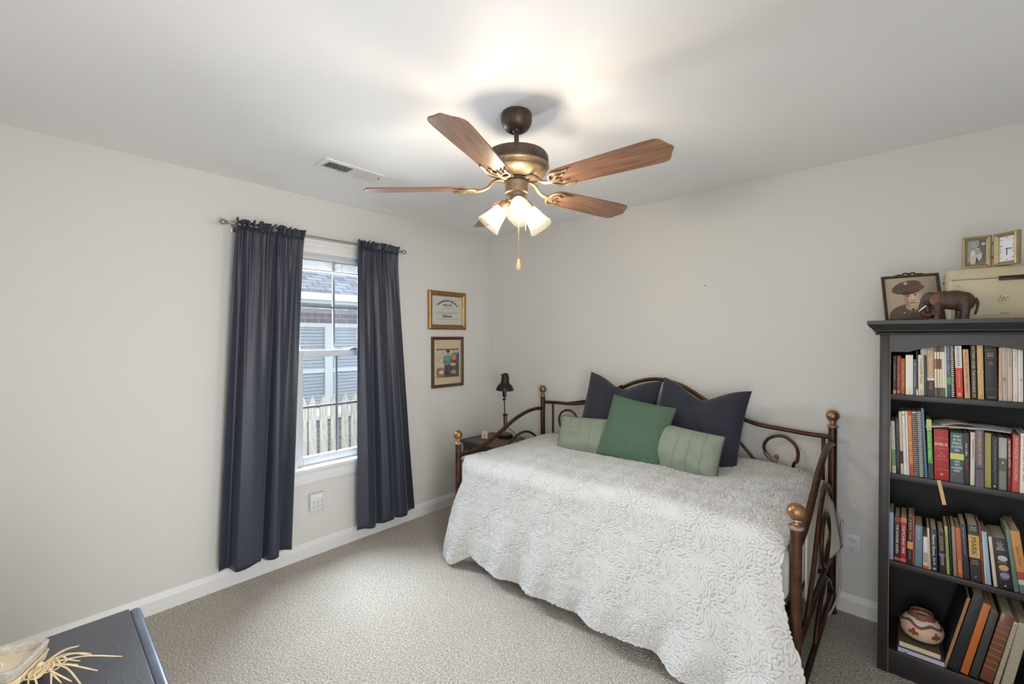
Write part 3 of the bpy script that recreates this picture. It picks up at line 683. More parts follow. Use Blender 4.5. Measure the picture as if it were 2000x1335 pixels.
scroll([(1548, 915), (1557, 900), (1558, 880), (1549, 864), (1533, 853), (1516, 851), (1500, 857), (1492, 870), (1495, 883)], [(1495, 883), (1501, 891), (1508, 897), (1516, 899), (1520, 894), (1516, 891)])
scroll([(1101, 845), (1094, 830), (1092, 817), (1096, 806), (1104, 801), (1113, 801), (1121, 806), (1126, 815), (1125, 823)], [(1125, 823), (1121, 829), (1116, 833), (1112, 833), (1110, 830), (1112, 828)])
for pa, pb in (((1425, 840), (1476, 900)), ((1195, 812), (1165, 855))):
    a = on(*pa, 1, yb); b = on(*pb, 1, yb); d = b-a; b2 = a+d*((.43-a[2])/d[2])
    a2 = a-d*.35
    G().tube([(float(a2[0]), yb, float(a2[2])), (float(b2[0]), yb, float(b2[2]))], .0085, 10).build('diagonal_bar', M_bronze, bed)
# link spring deck
G().box(XL+.02, XRr-.02, YBk-.005, YBk+.012, .395, .425).box(XL+.02, XRr-.02, -.985, -.965, .395, .425).box(XL+.005, XL+.03, -.98, YBk, .395, .425).box(XRr-.05, XRr-.03, -.98, YBk, .395, .425).build('spring_deck_frame', M_black, bed, smooth=False)
for yy in (-.82, -.62, -.42, -.22):
    G().tube([(XRr-.03+.008*math.cos(t*.9), yy+.008*math.sin(t*.9), .41-.0022*t) for t in range(34)], .0022, 6).build('link_spring', M_nickel, bed)
ctg = G().box(-.02, .02, -.0006, .0006, -.05, 0).tube([(0, 0, 0), (0, -.002, .02)], .001, 5).build('care_tag', cm(226, 224, 218), bed); ctg.location = (XRr-.02, -.62, .305); ctg.rotation_euler = (0, R(4), R(70))

mt = tag(G().box(.742, 2.655, -1.02, -.09, .43, .665, .05, seg=4).build('mattress', mat('white_ticking', C(222, 218, 208), .9, bump=.1, bscale=80)), 'white mattress lying on the daybed under the quilt', 'mattress')

# quilt with stitched medallions ------------------------------------------------
def medallion(U, S):
    """stitched relief in metres; U along the bed, S world height equivalent"""
    a = .316
    def local(ou, os_):
        du = (U-ou)/a; ds = (S-os_)/a
        return (du-np.round(du))*a, (ds-np.round(ds))*a
    x1, y1 = local(1.573, .55); x2, y2 = local(1.573+a/2, .55+a/2)
    pick = np.abs(x1)+np.abs(y1) <= np.abs(x2)+np.abs(y2)
    x = np.where(pick, x1, x2); y = np.where(pick, y1, y2)
    d = np.hypot(x, y)-.013
    def petal(px, qy, p0, p1, wd):
        t = np.clip((px-p0)/(p1-p0), 0, 1); wdt = wd*np.sin(PI*t**.75)
        out = np.maximum(p0-px, px-p1)
        e = np.abs(qy)-wdt
        return np.where(out > 0, np.hypot(out, qy), e)
    for px, qy, L, wd in ((y, x, .122, .021), (-y, x, .122, .021), (x, y, .098, .019), (-x, y, .098, .019)):
        d = np.minimum(d, petal(px, qy, .018, L, wd))
    ax, ay = np.abs(x), np.abs(y)
    for an, p0, p1, wd in ((45, .020, .088, .017), (27, .046, .104, .0115), (63, .046, .110, .0115)):
        c_, s_ = math.cos(R(an)), math.sin(R(an)); d = np.minimum(d, petal(ax*c_+ay*s_, -ax*s_+ay*c_, p0, p1, wd))
    for cx, cy, rr_ in ((.072, .072, .010), (.112, .030, .008), (.028, .124, .008)):
        d = np.minimum(d, np.hypot(ax-cx, ay-cy)-rr_)
    lam = .0130
    h = (.5-.5*np.cos(2*PI*d/lam))*np.where(d < 0, 1.0, np.exp(-np.maximum(d, 0)/.011))
    h = h*np.where(d < -.004, .85, 1)
    return h
def quilt():
    nx, nt_, nd = 760, 340, 290
    u = np.linspace(0, 1, nx)[:, None]
    xt = .728+u*(2.668-.728)
    ztop = .690+.050*np.clip((xt-.75)/1.5, 0, 1)**.8
    def sm(t): t = np.clip(t, 0, 1); return t*t*(3-2*t)
    # top part, back -> front
    yfront = -.985-.035*u
    s = np.linspace(0, 1, nt_)[None, :]
    Y = -.085*(1-s)+yfront*s; X = xt+0*s
    edge = np.minimum(u, 1-u)*1.94
    Zt = ztop+.030*np.exp(-((Y+.17)/.16)**2)*sm((xt-1.9)/.4)-.045*np.exp(-edge/.055)*1. + .012*np.sin(3.1*X+1)*np.sin(5*Y) + .007*np.sin(9*X+4*Y)
    Zt = Zt-.018*np.exp(-((Y+.085)/.04)**2)
    # front part: quarter-round then hanging sheet
    rad = .075; arc = rad*PI/2
    hem = np.interp(xt[:, 0], [.70, .86, .98, 1.10, 1.30, 1.6, 1.85, 2.02, 2.2, 2.32, 2.45, 2.6, 2.7], [.012, .02, .10, .075, .075, .085, .085, .088, .095, .075, .05, .035, .03])[:, None]
    zedge = Zt[:, -1:]
    Ltot = arc+(zedge-rad-hem)
    q = np.linspace(0, 1, nd+1)[None, 1:]*Ltot
    th = np.clip(q/rad, 0, PI/2); dn = np.maximum(q-arc, 0)
    Yf = yfront-rad*np.sin(th)-.055*sm(dn/.55)
    Zf = zedge-rad*(1-np.cos(th))-dn
    t = dn/.6
    fold = np.sin(2*PI*xt/.37+.6*np.sin(5*xt))*.016+np.sin(2*PI*xt/.21+1.3)*.008
    er = 1-np.exp(-np.maximum(2.668-xt, 0)/.06)
    Yf = Yf-np.clip(t, 0, 1)**1.3*fold*1.3*er-.02*np.clip(t, 0, 1)*sm((.95-xt)/.2)-.035*sm((xt-2.35)/.25)*np.clip(t, 0, 1)*er
    # corner shaping: left edge slopes in at the top, right edge flares round the post
    xl = np.interp(dn, [0, .1, .3, .55, .7], [.80, .775, .735, .695, .70]); xr = np.interp(dn, [0, .08, .16, .24, .31, .37, .42, .48, .54, .62], [2.655, 2.662, 2.672, 2.695, 2.725, 2.738, 2.735, 2.705, 2.66, 2.62])
    xl = np.where(q < arc, .728+(.80-.728)*(q/arc), xl); xr = np.where(q < arc, 2.668-.013*(q/arc), xr)
    Xf = xl+(xt-.728)/(2.668-.728)*(xr-xl)
    Yf = Yf-.03*np.exp(-((xt-2.58)/.05)**2)*np.clip(t*1.6, 0, 1)+.05*np.exp(-(xt-.728)/.05)*np.exp(-(dn/.15)**2)
    Xa = np.concatenate([X, Xf], 1); Ya = np.concatenate([Y, Yf], 1); Za = np.concatenate([Zt, Zf], 1)
    Yr = np.concatenate([Y+0*Xa[:, :nt_], yfront-q+0*Xf], 1)            # unrolled coordinate
    Sw = np.concatenate([zedge-(Y-yfront)*-1*-1 if 0 else zedge+(Y-yfront), zedge-q+.028], 1)
    P = np.stack([Xa, Ya, Za], -1)
    du = np.gradient(P, axis=0); dv = np.gradient(P, axis=1); N = np.cross(dv, du); N /= np.linalg.norm(N, axis=-1, keepdims=True)+1e-9
    if N[nx//2, 10, 2] < 0: N = -N
    hgt = medallion(.728+u*1.94+0*Sw, Sw)
    P = P+N*(hgt*.0066)[..., None]
    n, m = P.shape[:2]
    root = thing('quilt', 'white embossed medallion quilt spread over the daybed', 'quilt', (1.7, -.55, .70))
    off = np.array([1.7, -.55, .70])
    o = npmesh('quilt_cloth', (P-off).reshape(-1, 3).tolist(), gridF(n, m).tolist(), M_quilt, root, uv=np.stack([.728+u*1.94+0*Sw, Sw], -1).reshape(-1, 2))
    o.modifiers.new('thick', 'SOLIDIFY').thickness = .006; o.modifiers['thick'].offset = -1
    # side drops tucked inside the end panels
    for ix, xx, nm in ((0, .722, 'side_drop'), (-1, 2.672, 'side_drop')):
        e = P[ix, 10:nt_-20:3]; rows = []
        for k in range(12):
            tq = k/11; r = e.copy(); r[:, 2] -= .30*tq*(1-.0*tq); r[:, 0] = e[:, 0]+(xx-e[:, 0])*min(1, tq*3)+(.004*np.sin(e[:, 1]*28))*tq; rows.append(r)
        A = np.stack(rows, 1)
        o2 = npmesh(nm, (A-off).reshape(-1, 3).tolist(), gridF(A.shape[0], A.shape[1]).tolist(), M_quilt, root)
        o2.modifiers.new('thick', 'SOLIDIFY').thickness = .004
def quilt_mat():
    m = mat('white_quilted_cotton', C(196, 195, 192), .9, sheen=.2); nt = m.node_tree; b = nt.nodes['Principled BSDF']
    uvn = nt.nodes.new('ShaderNodeUVMap'); wv = nt.nodes.new('ShaderNodeTexWave'); wv.bands_direction = 'X'; wv.inputs['Scale'].default_value = 42
    nt.links.new(uvn.outputs[0], wv.inputs[0]); bp = nt.nodes.new('ShaderNodeBump'); bp.inputs['Strength'].default_value = .45; bp.inputs['Distance'].default_value = .002
    nt.links.new(wv.outputs[0], bp.inputs['Height']); nt.links.new(bp.outputs[0], b.inputs['Normal'])
    return m
M_quilt = quilt_mat()
quilt()
# fleece blanket end hanging down between quilt and end panel
def fleece():
    nU, nV = 30, 26; V = np.zeros((nU, nV, 3))
    for i in range(nU):
        for j in range(nV):
            a = i/(nU-1); b = j/(nV-1)
            y = -.10-.62*a; L = .30+.06*math.sin(a*5+.5)+.10*a
            x = 2.676+.004*math.sin(a*14)
            out = max(0, 1-a*4.5)
            V[i, j] = (x+out*.075*b**.7, y-out*.02*b, .70-L*b+out*.02)
    o = npmesh('fleece_blanket', V.reshape(-1, 3).tolist(), gridF(nU, nV).tolist(), mat('cream_fleece', C(224, 216, 202), 1, bump=.5, bscale=160))
    o.modifiers.new('thick', 'SOLIDIFY').thickness = .006
    tag(o, 'cream fleece blanket edge poking through the daybed end beside the outlet', 'blanket')
fleece()
cb = tag(G().tube(smooth_path([(2.742, -.035, .50), (2.735, -.04, .40), (2.728, -.035, .30), (2.735, -.04, .20), (2.728, -.05, .10), (2.70, -.12, .02), (2.66, -.18, .006)], 8), .005, 8).build('power_cord', mat('white_cable', C(206, 202, 204), .5)), 'white power cable hanging behind the daybed post down to the carpet', 'cable')

# ------------------------------------------------------------------ pillows
def pillow(name, label, w_, h_, t_, loc, yaw, lean, roll, m, chop=0., group=None, pinch=.07, seed=0, piping=None, pleats=0, sag=0.):
    n = 110; u = np.linspace(-1, 1, n)[:, None]; v = np.linspace(-1, 1, n)[None, :]
    x = u*(w_/2)*(1-pinch*(1-v**2)); y = v*(h_/2)*(1-pinch*(1-u**2))
    if chop:
        k = np.exp(-(u/.5)**2)*np.clip((v+.2)/1.2, 0, 1)**1.5; y = y-chop*k
        x = x*(1-.03*np.clip(v, 0, 1))
    x = x+0*v; y = y+0*u
    y = y-sag*(1-v)*.5*np.abs(u)**2*0
    th = t_/2*np.clip((1-u**4)*(1-v**4), 0, 1)**.55*(1-.25*(u**2+v**2)/2)
    if chop: th = th*(1-.42*np.exp(-(u/.22)**2)*np.clip(v, 0, 1))
    r = np.random.RandomState(seed); wr = 0
    for k in range(9):
        a, b, p = r.uniform(-9, 9), r.uniform(-9, 9), r.uniform(0, 6.3); wr = wr+np.sin(a*u+b*v+p)
    ed = np.clip((1-u**2)*(1-v**2), 0, 1)
    th = th+wr*.0016*ed**.4
    gat = .004*np.sin(u*38+seed)*np.exp(-(1-np.abs(v))/.12)*ed**.3*(t_ > .11); th = th+gat
    if pleats:
        ph = (u+1)/2*pleats; c = np.abs(ph-np.round(ph)); th = th-.007*np.exp(-(c/.05)**2)*ed**.3
    F = np.stack([x, y, th], -1).reshape(-1, 3); Bk = np.stack([x, y, -th*.85], -1).reshape(-1, 3)
    f = gridF(n, n); V = np.concatenate([F, Bk]); FF = np.concatenate([f, f[:, ::-1]+n*n])
    root = thing(name, label, 'pillow', loc, (0, 0, 0), group)
    root.rotation_mode = 'XYZ'; Mx = Matrix.Rotation(R(yaw), 4, 'Z') @ Matrix.Rotation(R(90-lean), 4, 'X') @ Matrix.Rotation(R(roll), 4, 'Z')
    root.rotation_euler = Mx.to_euler()
    me = npmesh('pillow_cover', V.tolist(), FF.tolist(), m, root, uv=np.concatenate([np.stack([u+0*v, v+0*u], -1).reshape(-1, 2)]*2))
    bm = bmesh.new(); bm.from_mesh(me.data); bmesh.ops.remove_doubles(bm, verts=bm.verts, dist=.0004); bmesh.ops.recalc_face_normals(bm, faces=bm.faces)
    bm.to_mesh(me.data); bm.free(); me.data.polygons.foreach_set('use_smooth', [True]*len(me.data.polygons))
    if piping:
        P = [(x[i, 0], y[i, 0], 0) for i in range(0, n, 3)]+[(x[n-1, j], y[n-1, j], 0) for j in range(0, n, 3)]+[(x[i, n-1], y[i, n-1], 0) for i in range(n-1, -1, -3)]+[(x[0, j], y[0, j], 0) for j in range(n-1, -1, -3)]
        Q = [P[0]]
        for p in P[1:]:
            if (Vector(p)-Vector(Q[-1])).length > .004: Q.append(p)
        G().tube(Q, .0035, 6, closed=True).build('piping', piping, root)
    return root
M_navy = mat('navy_pillow_cotton', C(35, 36, 50), .85, bump=.12, bscale=300, var=.08, vscale=10, sheen=.15)
def green_mat():
    m = mat('green_woven_cushion', C(62, 98, 70), .9); nt = m.node_tree; b = nt.nodes['Principled BSDF']
    uvn = nt.nodes.new('ShaderNodeUVMap'); mp = nt.nodes.new('ShaderNodeMapping'); mp.inputs['Scale'].default_value = (8, 8, 1)
    bk = nt.nodes.new('ShaderNodeTexBrick'); bk.inputs['Color1'].default_value = C(98, 122, 102); bk.inputs['Color2'].default_value = C(90, 114, 94); bk.inputs['Mortar'].default_value = C(62, 86, 68)
    bk.inputs['Scale'].default_value = 1.6; bk.inputs['Mortar Size'].default_value = .14; bk.inputs['Mortar Smooth'].default_value = .3; bk.inputs['Brick Width'].default_value = .8; bk.inputs['Row Height'].default_value = .55
    nt.links.new(uvn.outputs[0], mp.inputs[0]); nt.links.new(mp.outputs[0], bk.inputs[0]); nt.links.new(bk.outputs[0], b.inputs['Base Color'])
    bp = nt.nodes.new('ShaderNodeBump'); bp.inputs['Strength'].default_value = .3; bp.inputs['Distance'].default_value = .003; bp.invert = True
    nt.links.new(bk.outputs['Fac'], bp.inputs['Height']); nt.links.new(bp.outputs[0], b.inputs['Normal'])
    return m
M_sage = mat('sage_green_satin', C(124, 134, 116), .6, bump=.05, bscale=200, sheen=.2)
M_pipe = mat('dark_piping', C(58, 56, 62), .7)
pillow('throw_pillow', 'navy throw pillow behind the left sage lumbar pillow', .56, .54, .17, (1.50, -.225, .955), 3, 17, -4, M_navy, .075, 'navy pillows against the back rail', seed=2)
pillow('throw_pillow', 'navy throw pillow behind the right sage lumbar pillow', .56, .53, .17, (2.035, -.215, .945), -3, 16, -5, M_navy, .085, 'navy pillows against the back rail', seed=5)
pillow('throw_pillow', 'dark green textured cushion in the middle of the pillows', .43, .41, .13, (1.735, -.43, .895), 2, 22, -7, green_mat(), .0, seed=8, pinch=.05)
pillow('lumbar_pillow', 'pleated sage lumbar pillow on the left of the green cushion', .43, .255, .12, (1.385, -.43, .815), 8, 25, 2, M_sage, 0, 'sage lumbar pillows', .04, 3, M_pipe, 5)
pillow('lumbar_pillow', 'pleated sage lumbar pillow on the right of the green cushion', .40, .265, .12, (2.055, -.445, .830), -4, 18, -4, M_sage, 0, 'sage lumbar pillows', .04, 9, M_pipe, 5)

# ------------------------------------------------------------------ bookcase
BX0, BX1, BYF, BYB, BZT = 2.905, 3.455, -.422, -.09, 1.503
bc = thing('bookcase', 'tall black bookcase with arched apron and crown top', 'bookcase', (BX0, BYF, 0))
def bb(*a, **k): return (a[0]-BX0, a[1]-BX0, a[2]-BYF, a[3]-BYF, a[4], a[5])
SW = .036
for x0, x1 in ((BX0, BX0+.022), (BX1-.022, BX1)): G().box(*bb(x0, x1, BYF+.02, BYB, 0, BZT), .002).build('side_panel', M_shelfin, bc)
for x0, x1, xr in ((BX0, BX0+SW, BX0+SW), (BX1-SW, BX1, BX1-SW)):
    o = G().box(*bb(x0, x1, BYF, BYF+.02, 0, BZT), .0015).build('stile', M_shelf, bc)
    G().box(*bb(xr-.0012, xr+.0012, BYF-.0008, BYF+.0015, 0, BZT)).build('worn_edge', M_rub, o, smooth=False)
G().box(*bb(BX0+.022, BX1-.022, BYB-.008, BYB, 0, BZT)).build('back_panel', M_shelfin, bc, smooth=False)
S1, S2, S3, S4 = 1.237, .887, .500, .105
for z, nm in ((S1, 'shelf'), (S2, 'shelf'), (S3, 'shelf')):
    G().box(*bb(BX0+.022, BX1-.022, BYF+.004, BYB-.008, z-.024, z), .0015).build(nm, M_shelf, bc)
G().box(*bb(BX0+.022, BX1-.022, BYF+.02, BYB-.008, S4-.02, S4)).build('bottom_shelf', M_shelf, bc, smooth=False)
kb = G().box(*bb(BX0+SW, BX1-SW, BYF+.004, BYF+.02, .0, S4), .001).build('kickboard', M_shelf, bc)
G().box(*bb(BX0+SW, BX1-SW, BYF+.0032, BYF+.005, S4-.0012, S4+.0006)).build('worn_edge', M_rub, kb, smooth=False)
pts = [(BX0+SW, BZT), (BX0+SW, 1.423), (3.0, 1.423)]
for k in range(0, 21):
    t = k/20; x = 3.0+t*(.36); pts.append((x, 1.423+.032*math.sin(PI*t)**.8 if 0 < t < 1 else 1.423))
pts += [(BX1-SW, 1.423), (BX1-SW, BZT)]
G().prism([(x-BX0, z) for x, z in pts], -.018, -.004, Matrix(((1, 0, 0, 0), (0, 0, -1, 0), (0, 1, 0, 0), (0, 0, 0, 1)))).build('arched_apron', M_shelf, bc, angle=20)
# crown: stepped cove profile, overhang (o) against height
cr = [(.006, 1.497), (.014, 1.497), (.017, 1.505), (.012, 1.508), (.020, 1.511), (.0225, 1.514), (.022, 1.517), (.027, 1.524), (.034, 1.531), (.040, 1.540), (.043, 1.5435), (.043, 1.5595)]
g = G(); rings = []
for o_, z in cr:
    rings.append([g.bm.verts.new((x-BX0, y-BYF, z)) for x, y in ((BX0-o_, BYB), (BX0-o_, BYF-o_), (BX1+o_, BYF-o_), (BX1+o_, BYB))])
for A, B in zip(rings[:-1], rings[1:]):
    for k in range(3): g.bm.faces.new((A[k], A[k+1], B[k+1], B[k]))
g.bm.faces.new(rings[-1]); g.bm.faces.new(rings[0][::-1])
g.build('crown_top', M_shelf, bc, angle=25, recalc=True)
TOPZ = 1.5595

# ------------------------------------------------------------------ books
def book(label, sx, zs, bl, br, tl, yt, col, depth=.17, Y=-.405, bands=(), texts=(), group=None, name='book', cover=None, pages=True, spiral=None, pagecol=None, rough=.5, proud=0.):
    """spine edges measured at the shelf line (bl, br) and top (tl, yt); placed on shelf height zs"""
    Y = Y-proud
    x0 = xof(bl, Y, zs); x1 = xof(br, Y, zs); tp = on(tl, yt, 1, Y); ht = tp[2]-zs; ang = math.atan2(tp[0]-x0, ht)
    wd = max(.004, (x1-x0)*math.cos(ang)); ht = ht/math.cos(ang)
    if ang <= 0: piv = (x0, Y, zs)
    else: piv = (x1, Y, zs); 
    b = thing(name, label, name.split('_')[-1] if name != 'loose_paper' else 'paper', piv, (0, ang, 0), group)
    o = 0. if ang <= 0 else -wd
    cmat = cover if cover else cm(*col, rough)
    ct = min(.0016, wd*.15)
    g = G(); g.box(o, o+ct, .0, depth, 0, ht, .0).box(o+wd-ct, o+wd, 0, depth, 0, ht).box(o, o+wd, -.0008, ct, 0, ht, min(.0012, wd*.2))
    g.build('cover', cmat, b)
    if pages: G().box(o+ct, o+wd-ct, ct, depth-.004, .002, ht-.0025).build('pages', pagecol or M_page, b, smooth=False)
    for (a, z, c) in bands:
        G().box(o-.0002, o+wd+.0002, -.0014, .0006, ht*a, ht*z).build('spine_band', cm(*c), b, smooth=False)
    for t in texts:
        s_, a, z, c = t[:4]; mode = t[4] if len(t) > 4 else 'D'; fr = t[5] if len(t) > 5 else .62
        if mode == 'D':
            text('spine_title', s_, .02, cm(*c), b, TD(o+wd/2, -.0018, ht*(a+z)/2), width=ht*(z-a), height=wd*fr)
        else:
            text('spine_title', s_, .02, cm(*c), b, TF(o+wd/2, -.0018, ht*(a+z)/2), width=wd*fr, height=ht*(z-a))
    if spiral:
        g = G(); nr = int(ht/.0085)
        for k in range(nr):
            z = .006+k*.0085; rr = max(.004, wd*.42)
            g.tube([(o+wd/2+rr*math.cos(a), -.003+.0045*math.sin(a)-.002, z+.001*math.sin(a)) for a in [2*PI*i/10 for i in range(10)]], .0014, 5, closed=True)
        g.build('spiral_binding', cm(*spiral), b)
    return b
WH = (232, 228, 220); GD = (198, 172, 120); BK = (30, 29, 30)
def A1(x): return 1730+x/10.27
def B1(x): return 1860+x/10.27
def y1(y): return 660+y/10.27
g1 = 'books on the top shelf'
T = lambda l, bl, br, tl, yt, col, **k: book(l, 0, S1, bl, br, tl, yt, col, group=g1, **k)
T('narrow dark book with tan foot, leftmost on the top shelf', A1(145), A1(205), A1(150), y1(350), (54, 54, 64), bands=[(0, .1, (190, 150, 96))], texts=[('Narrow Door', .35, .75, (150, 150, 160))])
T('slim dark red book next to an orange-brown book on the top shelf', A1(216), A1(298), A1(226), y1(350), (140, 62, 50), texts=[('Streams of Grace', .2, .95, (196, 120, 90)), ('o', .03, .1, WH, 'F', .5)])
T('slim orange-brown book left of the thick white paperback', A1(304), A1(384), A1(308), y1(405), (158, 92, 50), texts=[('The Master Plan', .15, .92, (206, 150, 90))])
T('thick white paperback with a small tan square on its spine', A1(400), A1(548), A1(400), y1(335), (226, 220, 210), texts=[('Penguin', .03, .14, (120, 116, 110), 'D', .12)], bands=[])
T('slate blue short book with a pink flower on the spine', A1(553), A1(614), A1(557), y1(425), (84, 92, 108), texts=[('Captivating', .25, .72, (176, 180, 190)), ('*', .82, .9, (222, 190, 200), 'F', .6)])
T('very thin navy booklet rising above its neighbours on the top shelf', A1(617), A1(637), A1(612), y1(250), (52, 56, 74), bands=[(0, .13, (220, 222, 226))])
T('cream paperback with grey lettering left of a dark green book', A1(655), A1(768), A1(648), y1(335), (216, 200, 178), texts=[('The Ragamuffin Gospel', .30, .92, (140, 130, 116)), ('Baker', .03, .14, (120, 112, 100), 'D', .15)])
T('dark grey-green book between cream paperback and tan and black book', A1(774), A1(834), A1(757), y1(345), (62, 64, 56))
T('tan spine book with large white title and black foot', A1(838), A1(978), A1(822), y1(178), (178, 146, 108), bands=[(0, .31, (52, 48, 46)), (.33, .37, (226, 222, 214)), (.94, 1, (150, 146, 150))], texts=[('UTTERMANCHI', .39, .92, (226, 214, 192), 'D', .55), ('AVE', .14, .28, (180, 150, 110), 'D', .4)])
for i, (a, z, t_, c1, c2, lb) in enumerate(((985, 1028, 970, (176, 112, 66), (120, 96, 70), 'thin cream journal with orange band, first of four slim journals'), (1040, 1086, 1022, (86, 86, 112), (70, 62, 96), 'thin cream journal with violet band, second of four slim journals'), (1092, 1132, 1080, (150, 72, 60), (110, 80, 56), 'thin cream journal with dark red band, third of four slim journals'), (1140, 1196, 1120, (222, 212, 190), (74, 108, 56), 'thin cream journal with green foot, last of four slim journals'))):
    T(lb, A1(a), A1(z), A1(t_), y1(165), (226, 214, 190), bands=[(.55, .75, c1), (0, .18, c2), (.89, 1, c2)])
T('thin white booklet left of the blue book with green label', A1(1200), A1(1217), A1(1180), y1(145), (222, 224, 228))
T('blue spine book with a green label near its foot', A1(1222), A1(1308), A1(1205), y1(140), (68, 76, 96), bands=[(.245, .39, (92, 150, 76))], texts=[('DAWNING of BEAUTY', .42, .98, (170, 178, 196))])
T('white comb-bound notebook left of the red and white book', A1(1325), A1(1372), A1(1300), y1(140), (226, 216, 196), spiral=(232, 224, 206), cover=cm(60, 52, 46))
T('bright red and white book about boundaries on the top shelf', B1(80), B1(218), B1(42), y1(155), (208, 72, 52), bands=[(.575, 1, (214, 210, 202))], texts=[('BOUNDARIES', .61, .96, (96, 104, 122), 'D', .34), ('CLOUD & TOWNSEND', .2, .52, (236, 190, 176), 'D', .22), ('m', .03, .1, WH, 'F', .4)])
T('peach paperback leaning beside the red and white book', B1(250), B1(362), B1(208), y1(225), (208, 164, 126), texts=[('HOLY DISCONTENT', .35, .95, (130, 84, 56), 'D', .35), ('FINDING', .12, .32, (110, 80, 60), 'D', .3)])
T('dark brown book with tall pale title about darkness', B1(385), B1(492), B1(362), y1(145), (58, 48, 42), texts=[('VICTORY OVER THE DARKNESS', .12, .99, (214, 200, 176), 'D', .5), ('o', .03, .1, GD, 'F', .6)])
T('golden tan book with a white star left of the black bible', B1(515), B1(638), B1(490), y1(138), (198, 160, 104), texts=[('PRAYERS THAT WORK', .08, .92, (222, 206, 150), 'D', .4), ('*', .47, .52, WH, 'F', .8)])
T('thick black leather bible with gold lettering on the top shelf', B1(668), B1(912), B1(640), y1(150), (40, 40, 40), texts=[('HOLY\nBIBLE', .80, .87, (206, 184, 136), 'F', .58), ('NEW\nINTERNATIONAL\nVERSION', .64, .71, (170, 154, 120), 'F', .6), ('Zondervan', .04, .065, (190, 170, 130), 'F', .6)], bands=[(.91, .915, (150, 138, 112)), (.765, .77, (150, 138, 112)), (.20, .204, (130, 120, 100))])
T('slim pinkish tan book right of the black bible', B1(932), B1(1002), B1(938), y1(185), (206, 170, 138), texts=[('Walking with God', .2, .95, (170, 136, 108))])
T('grey-beige book with a small red emblem on its spine', B1(1012), B1(1104), B1(1006), y1(185), (190, 180, 166), texts=[('THE FAMILY LIFE BIBLE STUDY', .1, .98, (140, 132, 122), 'D', .3), ('R', .37, .43, (160, 80, 70), 'F', .7)])
T('plain taupe book right of the grey-beige book with red emblem', B1(1110), B1(1208), B1(1100), y1(190), (192, 176, 154), texts=[('THE PURPOSE', .65, .95, (150, 138, 120), 'D', .4)])
T('white book with small grey title, fourth right of the bible', B1(1220), B1(1314), B1(1212), y1(190), (218, 208, 196), texts=[('Bringing Up', .62, .95, (150, 146, 140), 'D', .3), ('Tyndale', .04, .15, (150, 146, 140), 'D', .25)])
T('white book with a small black mark, fifth right of the bible', B1(1324), B1(1424), B1(1316), y1(190), (222, 214, 206), texts=[('The Power of Praying', .1, .95, (176, 168, 168), 'D', .3), ('-', .40, .41, BK, 'F', .5)])
T('dark red book at the right edge of the top shelf', B1(1440), B1(1560), B1(1435), y1(210), (96, 44, 40))
book('black book partly behind the stile at the end of the top shelf', 0, S1, B1(1575), B1(1700), B1(1575), y1(240), (44, 42, 46), group=g1)
# crumpled paper standing behind the dark green book
cp = G()
for k in range(3):
    cp.prism([(-.012, 0), (.010, .002), (.013, .03), (.004, .055), (-.009, .05), (-.014, .025)], -.0004+.004*k, .0004+.004*k, Matrix.Translation((0, 0, 0)) @ Matrix.Rotation(R(90), 4, 'X') @ Matrix.Rotation(R(14*k-12), 4, 'Y'))
cpo = cp.build('loose_paper', cm(214, 212, 204), angle=10); pz = on(A1(780), y1(350), 1, -.385); cpo.location = (pz[0], -.385, pz[2]-.005)
tag(cpo, 'crumpled white paper scrap tucked above the dark green book', 'paper')

def C2(x): return 1730+x/7.85
def D2(x): return 1860+x/8.343
def yc(y): return 780+y/7.85
def yd(y): return 820+y/8.343
g2 = 'books on the second shelf'
T = lambda l, bl, br, tl, yt, col, **k: book(l, 0, S2, bl, br, tl, yt, col, group=g2, **k)
T('very thin cream booklet against the left side of the second shelf', C2(66), C2(84), C2(62), yc(400), (206, 184, 150))
T('thin white and green book second on the second shelf', C2(100), C2(156), C2(79), yc(325), (206, 202, 196), bands=[(.14, .46, (112, 140, 100))], texts=[('LIVING FREE', .5, .96, (150, 150, 146)), ('o', .06, .1, (190, 90, 80), 'F', .5)])
T('black book between green and white book and cream book', C2(161), C2(226), C2(146), yc(285), (40, 40, 40), texts=[('After the Storm', .1, .9, (110, 106, 100))])
T('tall cream book with a black box low on its spine', C2(232), C2(276), C2(196), yc(180), (198, 190, 162), bands=[(.17, .37, (44, 42, 40))])
T('tall white book with a black dot near its top', C2(281), C2(326), C2(244), yc(175), (222, 216, 210), texts=[('Marriage Workshop', .2, .8, (176, 174, 170), 'D', .3), ('.', .935, .95, BK, 'F', .6)])
T('tall thin white booklet left of the orange workbook', C2(329), C2(361), C2(296), yc(175), (216, 208, 200))
T('tall orange workbook with red foot on the second shelf', C2(368), C2(436), C2(329), yc(175), (196, 118, 60), bands=[(0, .17, (170, 68, 48)), (.94, 1, (190, 74, 50))], texts=[('Fearless for Life', .2, .92, (226, 178, 120))])
T('white notebook with black spiral right of the orange workbook', C2(445), C2(503), C2(405), yc(185), (216, 212, 208), spiral=(34, 33, 34))
T('black notebook with white spiral left of the blue folder', C2(510), C2(590), C2(466), yc(175), (34, 33, 34), spiral=(206, 204, 200))
fo = T('tall blue folder standing highest on the second shelf', C2(600), C2(641), C2(541), yc(132), (88, 124, 148), name='ring_folder')
T('bright green book with pale top left of the red bible', C2(655), C2(732), C2(622), yc(300), (96, 160, 72), bands=[(.82, 1, (186, 190, 120)), (0, .26, (44, 66, 60))], texts=[('Cure the Heart', .32, .78, (190, 226, 170))])
